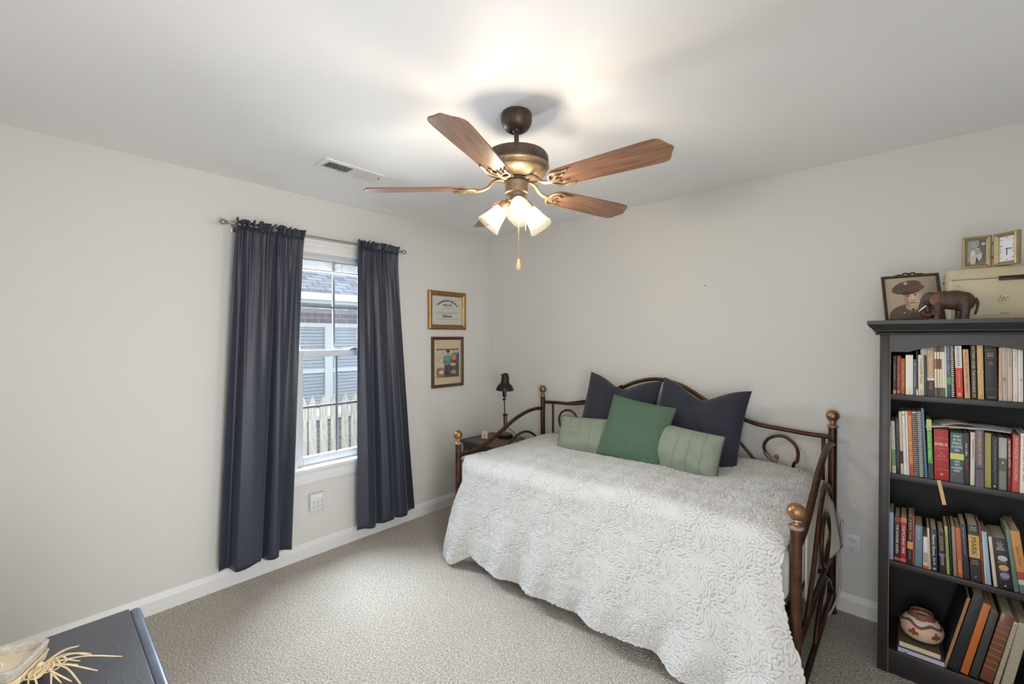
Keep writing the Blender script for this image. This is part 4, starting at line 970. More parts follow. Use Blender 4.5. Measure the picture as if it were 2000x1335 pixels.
rb = T('thick red bible with white lettering on the second shelf', C2(748), C2(972), C2(735), yc(442), (164, 46, 44), texts=[('BIBLE', .68, .735, (236, 220, 206), 'F', .86), ('LIFE\nAPPLICATION', .45, .56, (206, 140, 120), 'F', .6), ('*', .10, .14, WH, 'F', .2)], bands=[(.82, .824, (214, 150, 140)), (.62, .624, (214, 150, 140)), (.41, .414, (214, 150, 140)), (.21, .214, (214, 150, 140))], depth=.2)
x_rb = xof(C2(770), -.41, S2)
G().box(-.006, .006, -.0004, .0004, -.10, .0).build('ribbon_bookmark', cm(206, 168, 112), rb).matrix_local = Matrix.Translation((.012, -.022, .004)) @ Matrix.Rotation(R(-9), 4, 'Y')
T('teal book asking about the world, with a yellow-green band', D2(-36), D2(186), D2(-34), yd(200), (66, 96, 100), depth=.2, bands=[(.47, .59, (200, 200, 110)), (.0, .12, (70, 84, 88))], texts=[('WHAT\nIN THE\nWORLD\nIS GOING\nON?', .63, .96, (238, 236, 230), 'F', .78), ('LIVING\nWITH\nA CHANGED\nWORLD', .22, .45, (238, 236, 230), 'F', .78), ('DR. DAVID\nJEREMIAH', .13, .19, (206, 92, 50), 'F', .8)])
T('dark brown book with lower case white title not a fan', D2(196), D2(280), D2(190), yd(208), (56, 48, 46), texts=[('not a fan.', .55, .80, (226, 218, 206), 'D', .5), ('Kyle Idleman', .26, .48, (186, 70, 54), 'D', .4)])
T('cream book between the dark brown and the mauve books', D2(292), D2(366), D2(298), yd(195), (216, 204, 188), texts=[('Your Beautiful New Day', .5, .88, (80, 76, 74), 'D', .4)])
T('mauve-grey book standing proud of the row under the papers', D2(382), D2(516), D2(378), yd(150), (104, 92, 104), proud=.012, texts=[('THE HARBINGER AND THE MYSTERY', .38, .97, (206, 176, 130), 'D', .4)], bands=[(.30, .34, (70, 66, 76))])
T('plain olive yellow book on the second shelf', D2(527), D2(632), D2(526), yd(205), (170, 158, 92), texts=[('A', .66, .69, (220, 210, 160), 'F', .3)])
T('black book right of the olive yellow one', D2(642), D2(750), D2(642), yd(265), (46, 46, 48), texts=[('The Gospel According to Peter', .1, .95, (130, 130, 134), 'D', .4), ('K', .03, .07, WH, 'F', .4)])
T('grey photographic spine book left of the dark red one', D2(757), D2(885), D2(758), yd(282), (128, 126, 118), bands=[(.36, .60, (92, 92, 88)), (.62, 1, (164, 164, 160))], texts=[('HEAVEN IS NEAR', .62, .9, (206, 204, 200), 'D', .3), ('#', .5, .55, WH, 'F', .25)])
T('dark red book with black title panel on the second shelf', D2(902), D2(966), D2(896), yd(290), (116, 32, 32), texts=[('BEST BORROWED CAPTION', .45, .95, (232, 226, 220), 'D', .5), ('Farm', .28, .38, (110, 170, 150), 'D', .5)])
T('salmon red book with pale slanted title about forgiveness', D2(974), D2(1092), D2(986), yd(240), (184, 84, 72), texts=[('FROM FORGIVEN TO FORGIVING', .2, .96, (232, 190, 170), 'D', .45)])
T('white book with red lettering at the right end of the second shelf', D2(1098), D2(1215), D2(1116), yd(215), (226, 220, 216), texts=[('Jesus', .78, .95, (196, 60, 80), 'D', .5), ('Loves Me Still', .2, .74, (190, 90, 96), 'D', .3)])
# papers lying on top of the row
def sheet(label, px, z, col, rz, w_, d_, curl):
    nU, nV = 14, 10; V = np.zeros((nU, nV, 3))
    for i in range(nU):
        for j in range(nV):
            a = i/(nU-1); b = j/(nV-1); V[i, j] = ((a-.5)*w_, (b-.5)*d_, curl*math.sin(PI*a*1.1)+.006*(1-b)*a)
    o = npmesh('loose_paper', V.reshape(-1, 3).tolist(), gridF(nU, nV).tolist(), cm(*col)); o.modifiers.new('thick', 'SOLIDIFY').thickness = .0012
    x = xof(px, -.33, z); o.location = (x, -.345, z); o.rotation_euler = (R(2), R(-1.5), R(rz)); tag(o, label, 'paper', 'papers lying on the second shelf books')
    return o
ZP = S2+.222
sheet('white folded paper lying across the red bible and teal book', 1850, ZP+.002, (222, 218, 216), 6, .15, .15, .006)
sheet('white stapled handout lying over the mauve and olive books', 1915, ZP+.006, (212, 208, 206), -10, .17, .16, .005)
sheet('grey-cream pamphlet on top of the handouts on the second shelf', 1865, ZP+.014, (190, 182, 166), 14, .11, .12, .008)

def E3(x): return 1730+x/8.343
def F3(x): return 1860+x/7.414
def ye(y): return 970+y/8.343
def yf_(y): return 990+y/7.414
g3 = 'books on the third shelf'
T = lambda l, bl, br, tl, yt, col, **k: book(l, 0, S3, bl, br, tl, yt, col, group=g3, **{**dict(depth=.15), **k})
T('plain light blue book leftmost on the third shelf', E3(56), E3(124), E3(60), ye(240), (140, 158, 186))
T('black paperback with red squares, second on the third shelf', E3(138), E3(226), E3(146), ye(308), (44, 46, 44), texts=[('THE HUNGER GAMES', .18, .82, (226, 218, 208), 'D', .45)], bands=[(.88, .98, (150, 50, 52)), (.03, .09, (190, 70, 66))])
T('red paperback with white title, third on the third shelf', E3(235), E3(331), E3(246), ye(313), (156, 44, 42), texts=[('CATCHING FIRE', .2, .80, (236, 224, 214), 'D', .45)], bands=[(.88, .98, (190, 120, 96)), (.03, .09, (206, 90, 76))])
T('black and orange paperback left of a thin red book', E3(345), E3(432), E3(362), ye(318), (46, 42, 38), bands=[(.33, .48, (210, 150, 90))], texts=[('A Spell for Trouble', .52, .95, (206, 180, 120), 'D', .55), ('NOVEL', .1, .3, (150, 140, 130), 'D', .3)])
T('thin red hardback leaning on the black and orange paperback', E3(437), E3(466), E3(440), ye(316), (176, 62, 44))
T('plain dusty blue hardback on the third shelf', E3(472), E3(591), E3(480), ye(455), (106, 130, 146), texts=[('The Lost Wife', .65, .95, (190, 204, 210), 'D', .22)])
T('short white book with orange foot on the third shelf', E3(605), E3(690), E3(610), ye(640), (206, 200, 198), bands=[(0, .09, (190, 74, 50)), (.2, .5, (170, 158, 150))], texts=[('NIV', .52, .95, (236, 234, 232), 'D', .5)])
T('cream thin paperback left of the navy paperback', E3(698), E3(736), E3(672), ye(500), (202, 186, 156))
T('navy paperback with white title, about games', E3(741), E3(846), E3(724), ye(508), (44, 52, 66), texts=[('Patriot Games', .36, .86, (236, 232, 226), 'D', .45), ('Jack', .13, .32, (226, 222, 216), 'D', .45), ('=', .03, .07, WH, 'F', .5)])
T('black paperback with gold and purple lettering', E3(880), E3(982), E3(848), ye(555), (44, 40, 42), proud=.004, texts=[('VOYAGE HOME', .55, .9, (190, 150, 100), 'D', .55), ('LOST IN TIME', .2, .45, (200, 196, 200), 'D', .45)], bands=[(.42, .47, (130, 90, 150))])
T('lime green slim book on the third shelf', E3(995), E3(1046), E3(955), ye(470), (158, 170, 96), texts=[('What Women Want', .3, .8, (110, 120, 70), 'D', .4)])
T('thin black book right of the lime green one', E3(1060), E3(1091), E3(1020), ye(468), (38, 37, 37))
T('mauve-brown paperback right of the thin black book', E3(1105), E3(1166), E3(1066), ye(470), (148, 122, 106), texts=[('Captivated', .6, .92, (206, 190, 176), 'D', .4)])
T('mottled orange paperback on the third shelf', F3(82), F3(156), F3(42), yf_(290), (182, 96, 58), texts=[('PASSAGE', .1, .35, (226, 190, 160), 'D', .5)])
T('dark navy thick paperback left of the gold and black book', F3(166), F3(254), F3(106), yf_(235), (46, 48, 56), texts=[('THE OBJECT OF MY LOVE', .45, .95, (190, 170, 190), 'D', .25)])
T('thick gold and black book with large sideways title', F3(268), F3(424), F3(218), yf_(245), (54, 52, 52), bands=[(.42, .82, (196, 164, 92))], texts=[('MARK', .47, .78, (74, 56, 36), 'D', .5), ('THE LIFE\nOF CHRIST', .90, .97, (206, 200, 190), 'F', .7), ('LIVING\nWITNESS', .30, .38, (190, 150, 100), 'F', .7), ('/', .07, .1, WH, 'F', .2)], depth=.17)
T('thin dark red book right of the gold and black one', F3(432), F3(472), F3(376), yf_(262), (112, 44, 40), texts=[('Meeting', .4, .7, (206, 150, 130), 'D', .5)])
T('thin cream booklet left of the pale blue book', F3(476), F3(494), F3(424), yf_(345), (214, 202, 180))
T('pale blue slim book on the third shelf', F3(502), F3(566), F3(432), yf_(350), (150, 178, 198))
T('thin pinkish cream book leaning against the black trilogy', F3(602), F3(655), F3(518), yf_(420), (208, 190, 174))
T('thick black trilogy volume with three round pictures', F3(664), F3(886), F3(568), yf_(430), (42, 36, 36), depth=.17, texts=[('C. S.\nLEWIS', .87, .95, (190, 186, 182), 'F', .42), ('THE\nSPACE\nTRILOGY', .76, .86, (236, 230, 224), 'F', .62), ('OUT OF THE\nSILENT PLANET', .50, .535, (206, 170, 90), 'F', .66), ('PERELANDRA', .345, .36, (206, 170, 90), 'F', .66), ('THAT HIDEOUS\nSTRENGTH', .175, .21, (206, 170, 90), 'F', .6), ('A', .04, .08, WH, 'F', .15)])
tri = [o for o in COL.objects if o.get('label', '').startswith('thick black trilogy')][0]
tc_ = [c for c in tri.children if c.name.startswith('cover')][0]
bx = [v.co for v in tc_.data.vertices]; bw0, bw1 = min(v.x for v in bx), max(v.x for v in bx); bh = max(v.z for v in bx)
for fz, c in ((.60, (170, 184, 186)), (.415, (196, 158, 104)), (.265, (122, 134, 168))):
    G().lathe([(0, 0), (1, 0), (1, .0008), (0, .0008)], 24, Matrix.Translation(((bw0+bw1)/2+.002, -.001, bh*fz)) @ Matrix.Rotation(R(90), 4, 'X') @ Matrix.Diagonal((.013, .011, 1, 1))).build('round_picture', cm(*c), tri, smooth=False)
T('grey-green hardback leaning right of the black trilogy', F3(898), F3(972), F3(766), yf_(312), (100, 116, 104), texts=[('The Cooking Table', .4, .95, (150, 170, 150), 'D', .3)])
ck = T('large orange-tan cookbook with pictured cover at the shelf end', F3(985), F3(1130), F3(832), yf_(335), (190, 134, 72), depth=.2, bands=[(.22, .34, (150, 70, 56)), (0, .14, (92, 104, 118)), (.14, .22, (176, 196, 170))], texts=[('Good Food', .45, .75, (130, 96, 60), 'D', .35)])

# bottom compartment ------------------------------------------------------------
def flat(name, label, x0, x1, yF, dep, z, h_, col, rz=0, pagecol=None):
    t = thing(name, label, 'book', (x0, yF, z), (0, 0, R(rz)), 'books lying in the bottom compartment'); w_ = x1-x0
    G().box(0, w_, 0, dep, 0, .0016).box(0, w_, 0, dep, h_-.0016, h_).box(w_-.0016, w_, 0, dep, 0, h_).build('cover', cm(*col), t, smooth=False)
    G().box(.003, w_-.002, .003, dep-.003, .0016, h_-.0016).build('pages', pagecol or M_page, t, smooth=False); return t
xa = xof(1752, -.40, S4); xb = xof(1846, -.40, S4)
fb = flat('book', 'flat lying notebook with violet edge under the cream book', xa, xb, -.408, .19, S4, .022, (96, 82, 112), 0, cm(206, 202, 214))
G().box(-.004, .004, -.0012, -.0004, -.03, .012).build('ribbon_bookmark', cm(70, 84, 122), fb).location = (.028, -.008, 0)
flat('book', 'flat lying cream paged book directly under the painted pot', xa+.004, xb-.012, -.402, .18, S4+.0222, .024, (104, 88, 66), 0, cm(226, 212, 184))
PZ = S4+.0464
def potfn(U, V): return None
pt = thing('clay_pot', 'small cream clay pot painted with red-brown figures on flat books', 'pot', ((xa+xb)/2+.004, -.315, PZ))
PK = 1.0
prof = [(0, 0), (.045, 0), (.055, .006), (.066, .022), (.073, .044), (.071, .064), (.060, .082), (.046, .098), (.040, .108), (.0385, .117), (.036, .118), (.034, .114), (.036, .105), (.042, .094), (0, .08)]
def pot():
    seg = 240; rings = smooth_path([(r, 0, z) for r, z in prof], 16); V = []; colr = []
    for r, _, z in rings:
        for k in range(seg):
            a = 2*PI*k/seg; V.append((max(r, 1e-5)*math.cos(a), max(r, 1e-5)*math.sin(a), z))
            wob = .006*math.sin(5*a+.6)
            c = (216, 186, 162)
            if z < .016: c = (62, 56, 52)
            elif z > .098 or r < .037: c = (132, 84, 66)
            elif .084+wob < z < .096+wob: c = (206, 204, 194)
            elif .074+wob < z < .084+wob: c = (124, 74, 58)
            elif .096 <= z: c = (132, 84, 66)
            for j in range(6):
                a0 = -1.95+j*PI/3; da = (a-a0+PI) % (2*PI)-PI
                if (abs(da)*.07 < .016 and abs(z-.050+.25*abs(da)*.07) < .0075) or (abs(da)*.07 < .006 and .036 < z < .066): c = (138, 74, 52)
            colr.append(c)
    n = len(rings); F = []
    for i in range(n-1):
        for k in range(seg): F.append((i*seg+k, i*seg+(k+1) % seg, (i+1)*seg+(k+1) % seg, (i+1)*seg+k))
    o = npmesh('painted_body', V, F, paint_mat('painted_clay', .7), pt)
    at = o.data.color_attributes.new('print', 'FLOAT_COLOR', 'POINT')
    at.data.foreach_set('color', np.array([C(*c) for c in colr], np.float32).ravel())
pot()
g4 = 'albums leaning in the bottom compartment'
def L4(l, bl, br, tl, yt, col, **k): return book(l, 0, S4, bl, br, tl, yt, col, group=g4, **{**dict(depth=.24, Y=-.40, name='photo_album'), **k})
L4('thin copper-edged album leaning beside the clay pot', 1842, 1848, 1889, 1166, (50, 44, 40), bands=[(0, 1, (170, 122, 78))])
L4('thick black album leaning left of the orange one', 1850, 1872, 1900, 1163, (40, 41, 44))
L4('bright orange album leaning between two black albums', 1875, 1890, 1920, 1178, (196, 110, 46), pagecol=cm(196, 176, 130))
L4('dark grey ribbed album leaning left of the brown one', 1893, 1909, 1934, 1194, (64, 64, 64))
L4('glossy brown leather album leaning with wrinkled spine', 1912, 1937, 1955, 1198, (122, 80, 58), rough=.25, bands=[(.2+.09*k, .215+.09*k, (150, 112, 90)) for k in range(8)])
L4('thin cream spiral album leaning right of the brown one', 1940, 1949, 1980, 1214, (196, 186, 160), spiral=(206, 198, 176))
L4('thick grey-beige spiral album at the right of the compartment', 1953, 1975, 1990, 1216, (178, 170, 152), spiral=(214, 206, 186), rough=.6)

# ------------------------------------------------------------------ on top of the bookcase
def soldier(U, V):
    b = np.zeros(U.shape+(3,)); b[:] = np.stack([176-30*(U-.3)**2*2, 160-30*(U-.3)**2*2, 142-30*(U-.3)**2*2], -1)
    W_ = np.stack([U, V], -1)
    b[ell(U, V, .47, .06, .44, .30) | ((V < .20) & (U > .06) & (U < .92))] = (96, 84, 72)                 # tunic
    b[ell(U, V, .5, .30, .13, .10)] = (182, 160, 138)                                                   # neck
    tri_ = (np.abs(U-.505) < (.34-V)*.28) & (V < .36) & (V > .16); b[tri_] = (150, 134, 116)              # collar
    tie = (np.abs(U-.505) < .02+.05*(.3-V)) & (V < .30); b[tie] = (88, 78, 68)
    face = ell(U, V, .51, .47, .165, .215, 8); b[face] = (206, 180, 154)
    b[face & (U < .44-.1*(V-.45))] = (166, 138, 114)
    b[ell(U, V, .675, .52, .03, .06)] = (190, 162, 136)                                                 # ear
    b[ell(U, V, .435, .545, .035, .012, 5) | ell(U, V, .575, .565, .032, .012, 5)] = (84, 68, 58)            # eyes
    b[ell(U, V, .44, .575, .05, .010, 8) | ell(U, V, .575, .595, .045, .010, 4)] = (120, 96, 80)              # brows
    b[ell(U, V, .525, .50, .016, .07, -14)] = (224, 202, 178); b[ell(U, V, .515, .44, .035, .014)] = (150, 118, 96)  # nose
    b[ell(U, V, .515, .385, .075, .014, 2)] = (132, 92, 78); b[ell(U, V, .51, .31, .06, .012)] = (168, 138, 114)
    cap = ell(U, V, .42, .76, .30, .145, 16); b[cap] = (92, 78, 66)
    b[ell(U, V, .50, .645, .19, .05, 14) & (V < .70)] = (72, 58, 48)
    b[ell(U, V, .60, .72, .17, .07, 16)] = (104, 80, 66)
    b[ell(U, V, .41, .855, .042, .036)] = (176, 158, 132)
    b[ell(U, V, .33, .16, .025, .013, -30) | ell(U, V, .62, .15, .022, .012, 20)] = (206, 196, 180)
    return b + 5*noise2(U, V, 80, 9)[..., None]
M_pf = mat('dark_bronze_frame', C(70, 54, 38), .4, .4, var=.2, vscale=40)
pf = thing('portrait_frame', 'dark easel frame with sepia portrait of a person in uniform cap', 'picture frame', (3.018, -.285, TOPZ), (R(-18), R(-1.5), R(12)))
pw, ph = .202, .226
mitre(G(), pw, ph, [(0, -.004), (0, .006), (.003, .009), (.009, .007), (.012, .003), (.012, 0)]).build('frame', M_pf, pf, angle=25)
g = G()
for sx in (-1, 1):
    g.tube(smooth_path([(0, -.003, ph+.002), (sx*.010, -.003, ph+.010), (sx*.020, -.003, ph+.008), (sx*.018, -.003, ph+.003)], 4), .0035, 6).tube(smooth_path([(sx*.02, -.003, ph+.002), (sx*.035, -.003, ph+.004), (sx*.05, -.003, ph+.001)], 4), .0025, 6)
g.ball((0, -.003, ph+.006), .005, 10, 6); g.build('crest_ornament', M_pf, pf)
painted('portrait_photo', pw-.022, ph-.020, soldier, 220, M_photo, pf, Matrix.Translation((0, -.002, .009)))
G().box(-pw/2+.006, pw/2-.006, .0, .003, .004, ph-.004).build('backing', M_black, pf, smooth=False)

# carved elephant -------------------------------------------------------------
el = thing('elephant_figurine', 'carved dark wood elephant figurine facing left on the bookcase', 'figurine', (3.118, -.375, TOPZ))
M_ele = mat('carved_brown_wood', C(84, 58, 44), .55, col2=C(56, 40, 32), vscale=60, bump=.35, bscale=220)
def ele():
    g = G(); k = 1.0
    g.ball((.018, 0, .073), (.052, .034, .036), 24, 16); g.ball((-.012, 0, .076), (.038, .031, .034), 20, 14); g.ball((.048, 0, .066), (.032, .032, .036), 20, 14)
    g.ball((-.050, 0, .082), (.026, .024, .026), 20, 14); g.ball((-.064, 0, .073), (.017, .017, .020), 16, 12)
    for x, y in ((-.026, -.016), (-.040, .016), (.052, -.016), (.036, .016)):
        g.tube([(x, y, .062), (x, y, .03), (x-.002, y, .008), (x-.002, y, .0)], [.017, .0125, .0115, .0135], 14)
    tr = smooth_path([(-.066, 0, .072), (-.073, 0, .055), (-.074, 0, .038), (-.068, 0, .024), (-.056, 0, .018), (-.044, 0, .022), (-.038, 0, .033), (-.042, 0, .043)], 6)
    g.tube(tr, [.0135-.0075*i/(len(tr)-1) for i in range(len(tr))], 12)
    o = g.build('body', M_ele, el)
    md = o.modifiers.new('merge', 'REMESH'); md.mode = 'VOXEL'; md.voxel_size = .0022; md.use_smooth_shade = True
    ms = o.modifiers.new('soft', 'SMOOTH'); ms.factor = .5; ms.iterations = 4
    for sy in (-1, 1):
        G().ball((0, 0, 0), (.019, .0035, .023), 18, 10).build('ear', mat('worn_wood_ear', C(116, 80, 58), .55, var=.25, vscale=60, bump=.3, bscale=220) if sy < 0 else M_ele, el).matrix_local = Matrix.Translation((-.034, sy*.026, .076)) @ Matrix.Rotation(R(14*-sy), 4, 'Z') @ Matrix.Rotation(R(12), 4, 'Y')
        G().tube(smooth_path([(-.062, sy*.010, .055), (-.074, sy*.013, .044), (-.086, sy*.013, .034)], 4), [.0028]*6+[.002, .0016, .001], 8).build('tusk', cm(236, 228, 212), el)
        G().ball((-.066, sy*.0155, .083), .0022, 8, 6).build('eye', M_black, el)
    G().tube(smooth_path([(.079, 0, .078), (.085, 0, .06), (.083, 0, .035), (.078, 0, .018)], 5), [.005]*8+[.004]*8, 8).build('tail', M_ele, el)
ele(); el.scale = (1.03, 1.03, 1.12)

# tin bread box --------------------------------------------------------------
M_tin = mat('cream_enamel_tin', C(190, 178, 146), .38, var=.05, vscale=8)
tb = thing('bread_tin', 'old cream enamel bread tin with lid on the bookcase', 'tin box', (3.116, -.285, TOPZ))
def rrect(x0, x1, y0, y1, r, n=6):
    out = []
    for cx, cy, a0 in ((x1-r, y1-r, 0), (x0+r, y1-r, 90), (x0+r, y0+r, 180), (x1-r, y0+r, 270)):
        for k in range(n+1): a = R(a0+90*k/n); out.append((cx+r*math.cos(a), cy+r*math.sin(a)))
    return out
TW, TDp = .33, .185
def loft(layers, mat_, name, par):
    g = G(); rg = []
    for ins, z in layers: rg.append([g.bm.verts.new((x, y, z)) for x, y in rrect(ins, TW-ins, ins, TDp-ins, max(.004, .032-ins))])
    n = len(rg[0])
    for A, B in zip(rg[:-1], rg[1:]):
        for k in range(n): g.bm.faces.new((A[k], A[(k+1) % n], B[(k+1) % n], B[k]))
    g.bm.faces.new(rg[0][::-1]); g.bm.faces.new(rg[-1]); return g.build(name, mat_, par, angle=30)
loft([(.002, 0), (0, .002), (0, .17), (.002, .172)], M_tin, 'body', tb)
ld = loft([(-.003, .170), (-.004, .172), (-.003, .177), (.0, .180), (.001, .205), (.004, .214), (.010, .219), (.03, .222)], M_tin, 'lid', tb)
G().box(.02, TW-.02, -.0042, .002, .1705, .1725).build('dark_seam', cm(60, 46, 38), ld, smooth=False)
G().box(.155, .235, -.010, .0, .160, .178, .003).tube([(.16, -.008, .17), (.23, -.008, .17)], .004, 8).build('latch', mat('rusty_latch', C(62, 50, 46), .4, .6, var=.3, vscale=90), tb)
G().box(.034, TW-.034, -.0008, .001, .0035, .0075).build('orange_stripe', cm(196, 124, 72), tb, smooth=False)
G().box(.034, TW-.034, -.0008, .001, .016, .0185).build('green_stripe', cm(166, 166, 118), tb, smooth=False)
g = G()
for k in range(9):
    a = k*2.4; g.ball((.165+.014*math.cos(a)*(.3+k/9), -.0004, .085+.012*math.sin(a)*(.3+k/9)), (.0035, .0008, .0022), 8, 5)
g.build('floral_decal', cm(128, 120, 92), tb)
G().box(.160, .186, -.0008, .0005, .0235, .0275).build('maker_mark', cm(176, 132, 76), tb, smooth=False)
g = G()
for x, z, s_ in ((.036, .145, .0025), (.042, .146, .0018), (.014, .12, .002), (.06, .11, .0015), (.25, .12, .002), (.2, .05, .0016), (.12, .135, .0016)): g.ball((x, -.0002, z), (s_, .0006, s_*.8), 8, 5)
g.build('chips', cm(92, 84, 66), tb)
TZ2 = TOPZ+.222
# hinged gold double frame with photo and clock
M_gf = mat('satin_gold_frame', C(168, 150, 114), .38, .55, var=.12, vscale=30)
def couple(U, V):
    n = noise2(U, V, 50, 12); b = np.zeros(U.shape+(3,)); b[:] = 150; b[U > .62] = 92; b[V < .12] = 110
    b[ell(U, V, .32, .62, .07, .055)] = 70; b[ell(U, V, .33, .59, .055, .05)] = 200; b[ell(U, V, .3, .34, .15, .27)] = 206; b[ell(U, V, .30, .2, .17, .2)] = 190
    b[ell(U, V, .60, .68, .06, .06)] = 180; b[ell(U, V, .60, .72, .07, .035)] = 60; b[ell(U, V, .64, .36, .14, .2)] = 196; b[ell(U, V, .60, .52, .12, .12)] = 150
    b[ell(U, V, .52, .16, .06, .12)] = 54; b[ell(U, V, .86, .84, .1, .06)] = 190
    return np.clip(b*np.array([1, .98, .93])+22*n[..., None], 30, 225)
def clockf(U, V):
    b = np.zeros(U.shape+(3,)); b[:] = (222, 220, 222)
    fr = ((np.abs(U-.5) > .30) & (np.abs(U-.5) < .312)) | ((np.abs(V-.5) > .35) & (np.abs(V-.5) < .359)); b[fr] = (190, 186, 186)
    return b
ck = thing('photo_clock_frame', 'gold hinged double frame with old photo and clock on the bread tin', 'clock', (3.262, -.235, TZ2))
def leaf(M, kind):
    w_, h_ = .088, .136; f = .0165
    o = mitre(G(), w_, h_, [(0, -.006), (0, .008), (.003, .013), (.007, .014), (.012, .009), (f, .005), (f, 0)], Matrix.Translation((w_/2, 0, 0))).build('frame', M_gf, ck, angle=25); o.matrix_local = M
    G().box(f-.002, w_-f+.002, -.001, .003, f-.002, h_-f+.002).build('backing', cm(206, 196, 184), o, smooth=False)
    p = painted('photo' if kind else 'clock_face', w_-2*f-.001, h_-2*f-.001, couple if kind else clockf, 110, M_photo, o, Matrix.Translation((w_/2, -.0022, f+.0005)))
    if not kind:
        cx, cz = w_/2, h_/2
        for k in range(12):
            a = R(90-30*(k+1)); rx, rz = .022, .045
            sc = 1/max(abs(math.cos(a))/rx, abs(math.sin(a))/rz)
            text('numeral', str(k+1), .008, cm(70, 68, 68), o, TF(cx+sc*math.cos(a), -.0030, cz+sc*math.sin(a)))
        for nm, a, L, w0 in (('hour_hand', -2, .018, .0016), ('minute_hand', -88, .026, .0012)):
            G().box(-.003, L, -.0038, -.0032, -w0, w0, M=Matrix.Translation((cx, 0, cz)) @ Matrix.Rotation(R(-a), 4, 'Y')).build(nm, M_black, o, smooth=False)
leaf(Matrix.Translation((-.094, 0, 0)) @ Matrix.Rotation(R(0), 4, 'Z'), 1)
leaf(Matrix.Translation((.004, -.002, 0)) @ Matrix.Rotation(R(-47), 4, 'Z'), 0)
for z in (.04, .10): G().box(-.007, .005, -.006, -.003, z-.006, z+.006).build('hinge', cm(176, 116, 60), ck, smooth=False)

# ------------------------------------------------------------------ dresser with candle
ds = thing('dresser', 'dark charcoal painted dresser in the near left corner', 'dresser', (1.545, -2.782, 0))
DL, DD, DZ = .95, .40, .80
M_dr = mat('charcoal_dresser_paint', C(66, 68, 74), .42, var=.12, vscale=9, bump=.04, bscale=90)
g = G()
edge = [(0, 0), (.004, .014), (.010, .021), (.016, .024), (.020, .0245)]   # rounded front nosing handled by bevel
g.box(0, DL, -DD, -.022, DZ-.026, DZ, .003).build('top', M_dr, ds)
G().box(-.0, DL, -.024, .0, DZ-.028, DZ-.001, .010, seg=4).build('front_moulding', mat('blue_grey_moulding', C(92, 102, 122), .35, var=.2, vscale=16), ds)
G().box(.02, DL-.02, -DD+.01, -.03, .10, DZ-.026, .003).build('carcass', M_dr, ds)
for r in range(3):
    for c_ in range(2):
        x0 = .04+c_*.44; z0 = .13+r*.21
        d_ = G().box(x0, x0+.42, -.032, -.016, z0, z0+.195, .004).build('drawer', M_dr, ds)
        G().ball((x0+.21, -.004, z0+.10), .014).tube([(x0+.21, -.018, z0+.1), (x0+.21, -.004, z0+.1)], .006, 8).build('knob', M_black, d_)
for x0 in (.03, DL-.07):
    for y0 in (-DD+.02, -.07): G().box(x0, x0+.04, y0, y0+.04, 0, .105, .004).build('leg', M_dr, ds)
# scuffs on the top
M_scuff = mat('pale_scuff', C(128, 130, 136), .6)
g = G()
for pts_ in ([(.24, -.045), (.27, -.040), (.31, -.043), (.345, -.036)], [(.26, -.075), (.29, -.062), (.33, -.066), (.31, -.08), (.27, -.085)], [(.15, -.06), (.18, -.058)]):
    g.tube(smooth_path([(x, y, DZ+.0001) for x, y in pts_], 6), .0004, 5)
g.build('scuff_marks', M_scuff, ds)
cd_ = thing('candle_bowl', 'square stone candle dish tied with raffia on the dresser', 'candle', (1.66, -3.009, DZ), (0, 0, R(-29.5)))
M_stone = mat('sandy_stone', C(186, 178, 166), .85, var=.15, vscale=120, bump=.3, bscale=200)
def sq(h_, r, n=5): return rrect(-h_, h_, -h_, h_, r, n)
g = G(); rg = []
for h_, r, z in ((.040, .012, 0), (.044, .014, .006), (.051, .016, .034), (.052, .016, .040), (.050, .015, .0415), (.043, .012, .0405), (.041, .012, .036), (.038, .011, .026)):
    rg.append([g.bm.verts.new((x, y, z)) for x, y in sq(h_, r)])
n = len(rg[0])
for A, B in zip(rg[:-1], rg[1:]):
    for k in range(n): g.bm.faces.new((A[k], A[(k+1) % n], B[(k+1) % n], B[k]))
g.bm.faces.new(rg[0][::-1]); g.bm.faces.new(rg[-1]); g.build('dish', M_stone, cd_, angle=30)
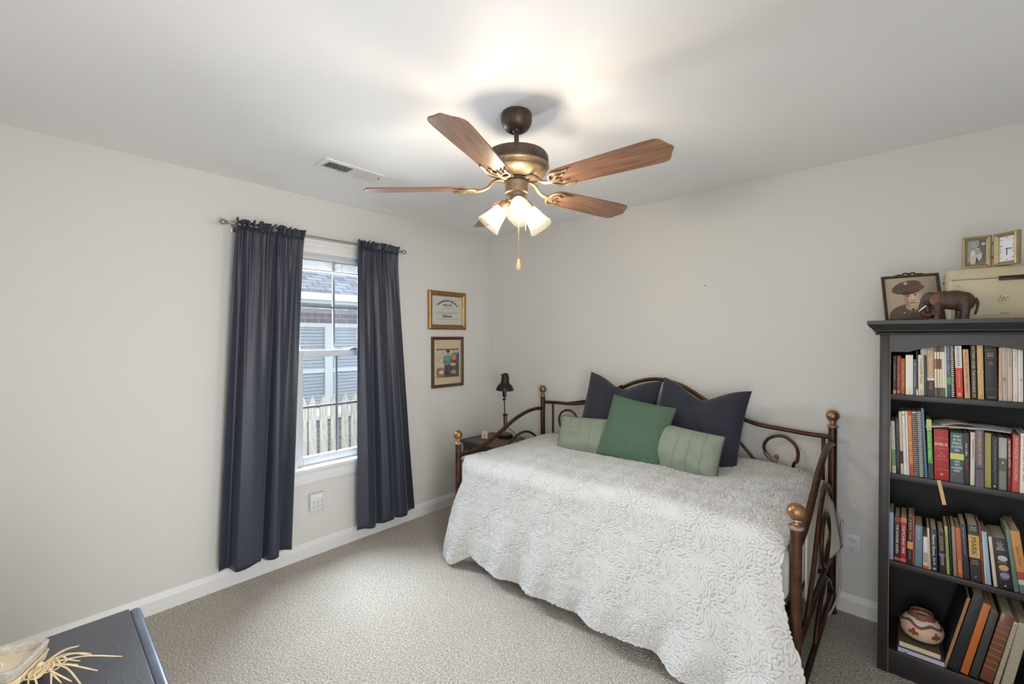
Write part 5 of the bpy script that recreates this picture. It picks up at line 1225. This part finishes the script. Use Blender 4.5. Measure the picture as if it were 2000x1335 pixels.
G().prism(sq(.0388, .011), .024, .0265).build('wax', mat('cream_wax', C(224, 208, 178), .35), cd_)
G().tube([(0, 0, .026), (.001, 0, .034)], .0012, 6).build('wick', cm(236, 232, 220), cd_)
M_raf = mat('raffia', C(220, 198, 158), .8, var=.15, vscale=60)
rnd = random.Random(5)
def Pd(px, py, z): p = on(px, py, 2, DZ+z); return Vector((p[0], p[1], DZ+z))
Mi = (Matrix.Translation((1.66, -3.009, DZ)) @ Matrix.Rotation(R(-29.5), 4, 'Z')).inverted()
knot = Pd(78, 1300, .016)
ends = [((155, 1260), .003), ((152, 1262), .004), ((178, 1275), .003), ((180, 1278), .003), ((157, 1290), .002), ((153, 1297), .002), ((191, 1309), .004), ((239, 1281), .002), ((120, 1333), .003), ((100, 1340), .004), ((140, 1330), .003), ((55, 1338), .003), ((75, 1345), .003), ((160, 1338), .003)]
g = G()
for (e, z) in ends:
    E2 = Pd(e[0], e[1], z); mid = knot.lerp(E2, .5)+Vector((rnd.uniform(-.008, .008), rnd.uniform(-.008, .008), .010))
    pp = smooth_path([tuple(Mi @ knot), tuple(Mi @ mid), tuple(Mi @ E2)], 6); g.tube(pp, [.0017]*(len(pp)-2)+[.0014, .001], 6, flat=.6)
for k in range(12):
    a = rnd.uniform(-.5, 1.1); L = rnd.uniform(.025, .045); d0 = Vector((math.cos(a), math.sin(a), 0)); pr_ = Vector((-d0.y, d0.x, 0))
    P_ = [knot, knot+d0*L*.6+pr_*.011+Vector((0, 0, .006)), knot+d0*L+Vector((0, 0, .001)), knot+d0*L*.6-pr_*.011, knot]
    P_ = [Vector((p.x, p.y, max(p.z, DZ+.003))) for p in P_]
    g.tube(smooth_path([tuple(Mi @ p) for p in P_], 5), .0016, 6, flat=.6)
for k in range(5):
    z = .008+.003*k; g.tube([(x, y, z+.001*math.sin(7*i+k)) for i, (x, y) in enumerate(sq(.0475+.0008*k, .016))], .0016, 6, closed=True)
g.ball(tuple(Mi @ knot), (.008, .007, .007), 10, 8)
g.build('raffia_bow', M_raf, cd_)
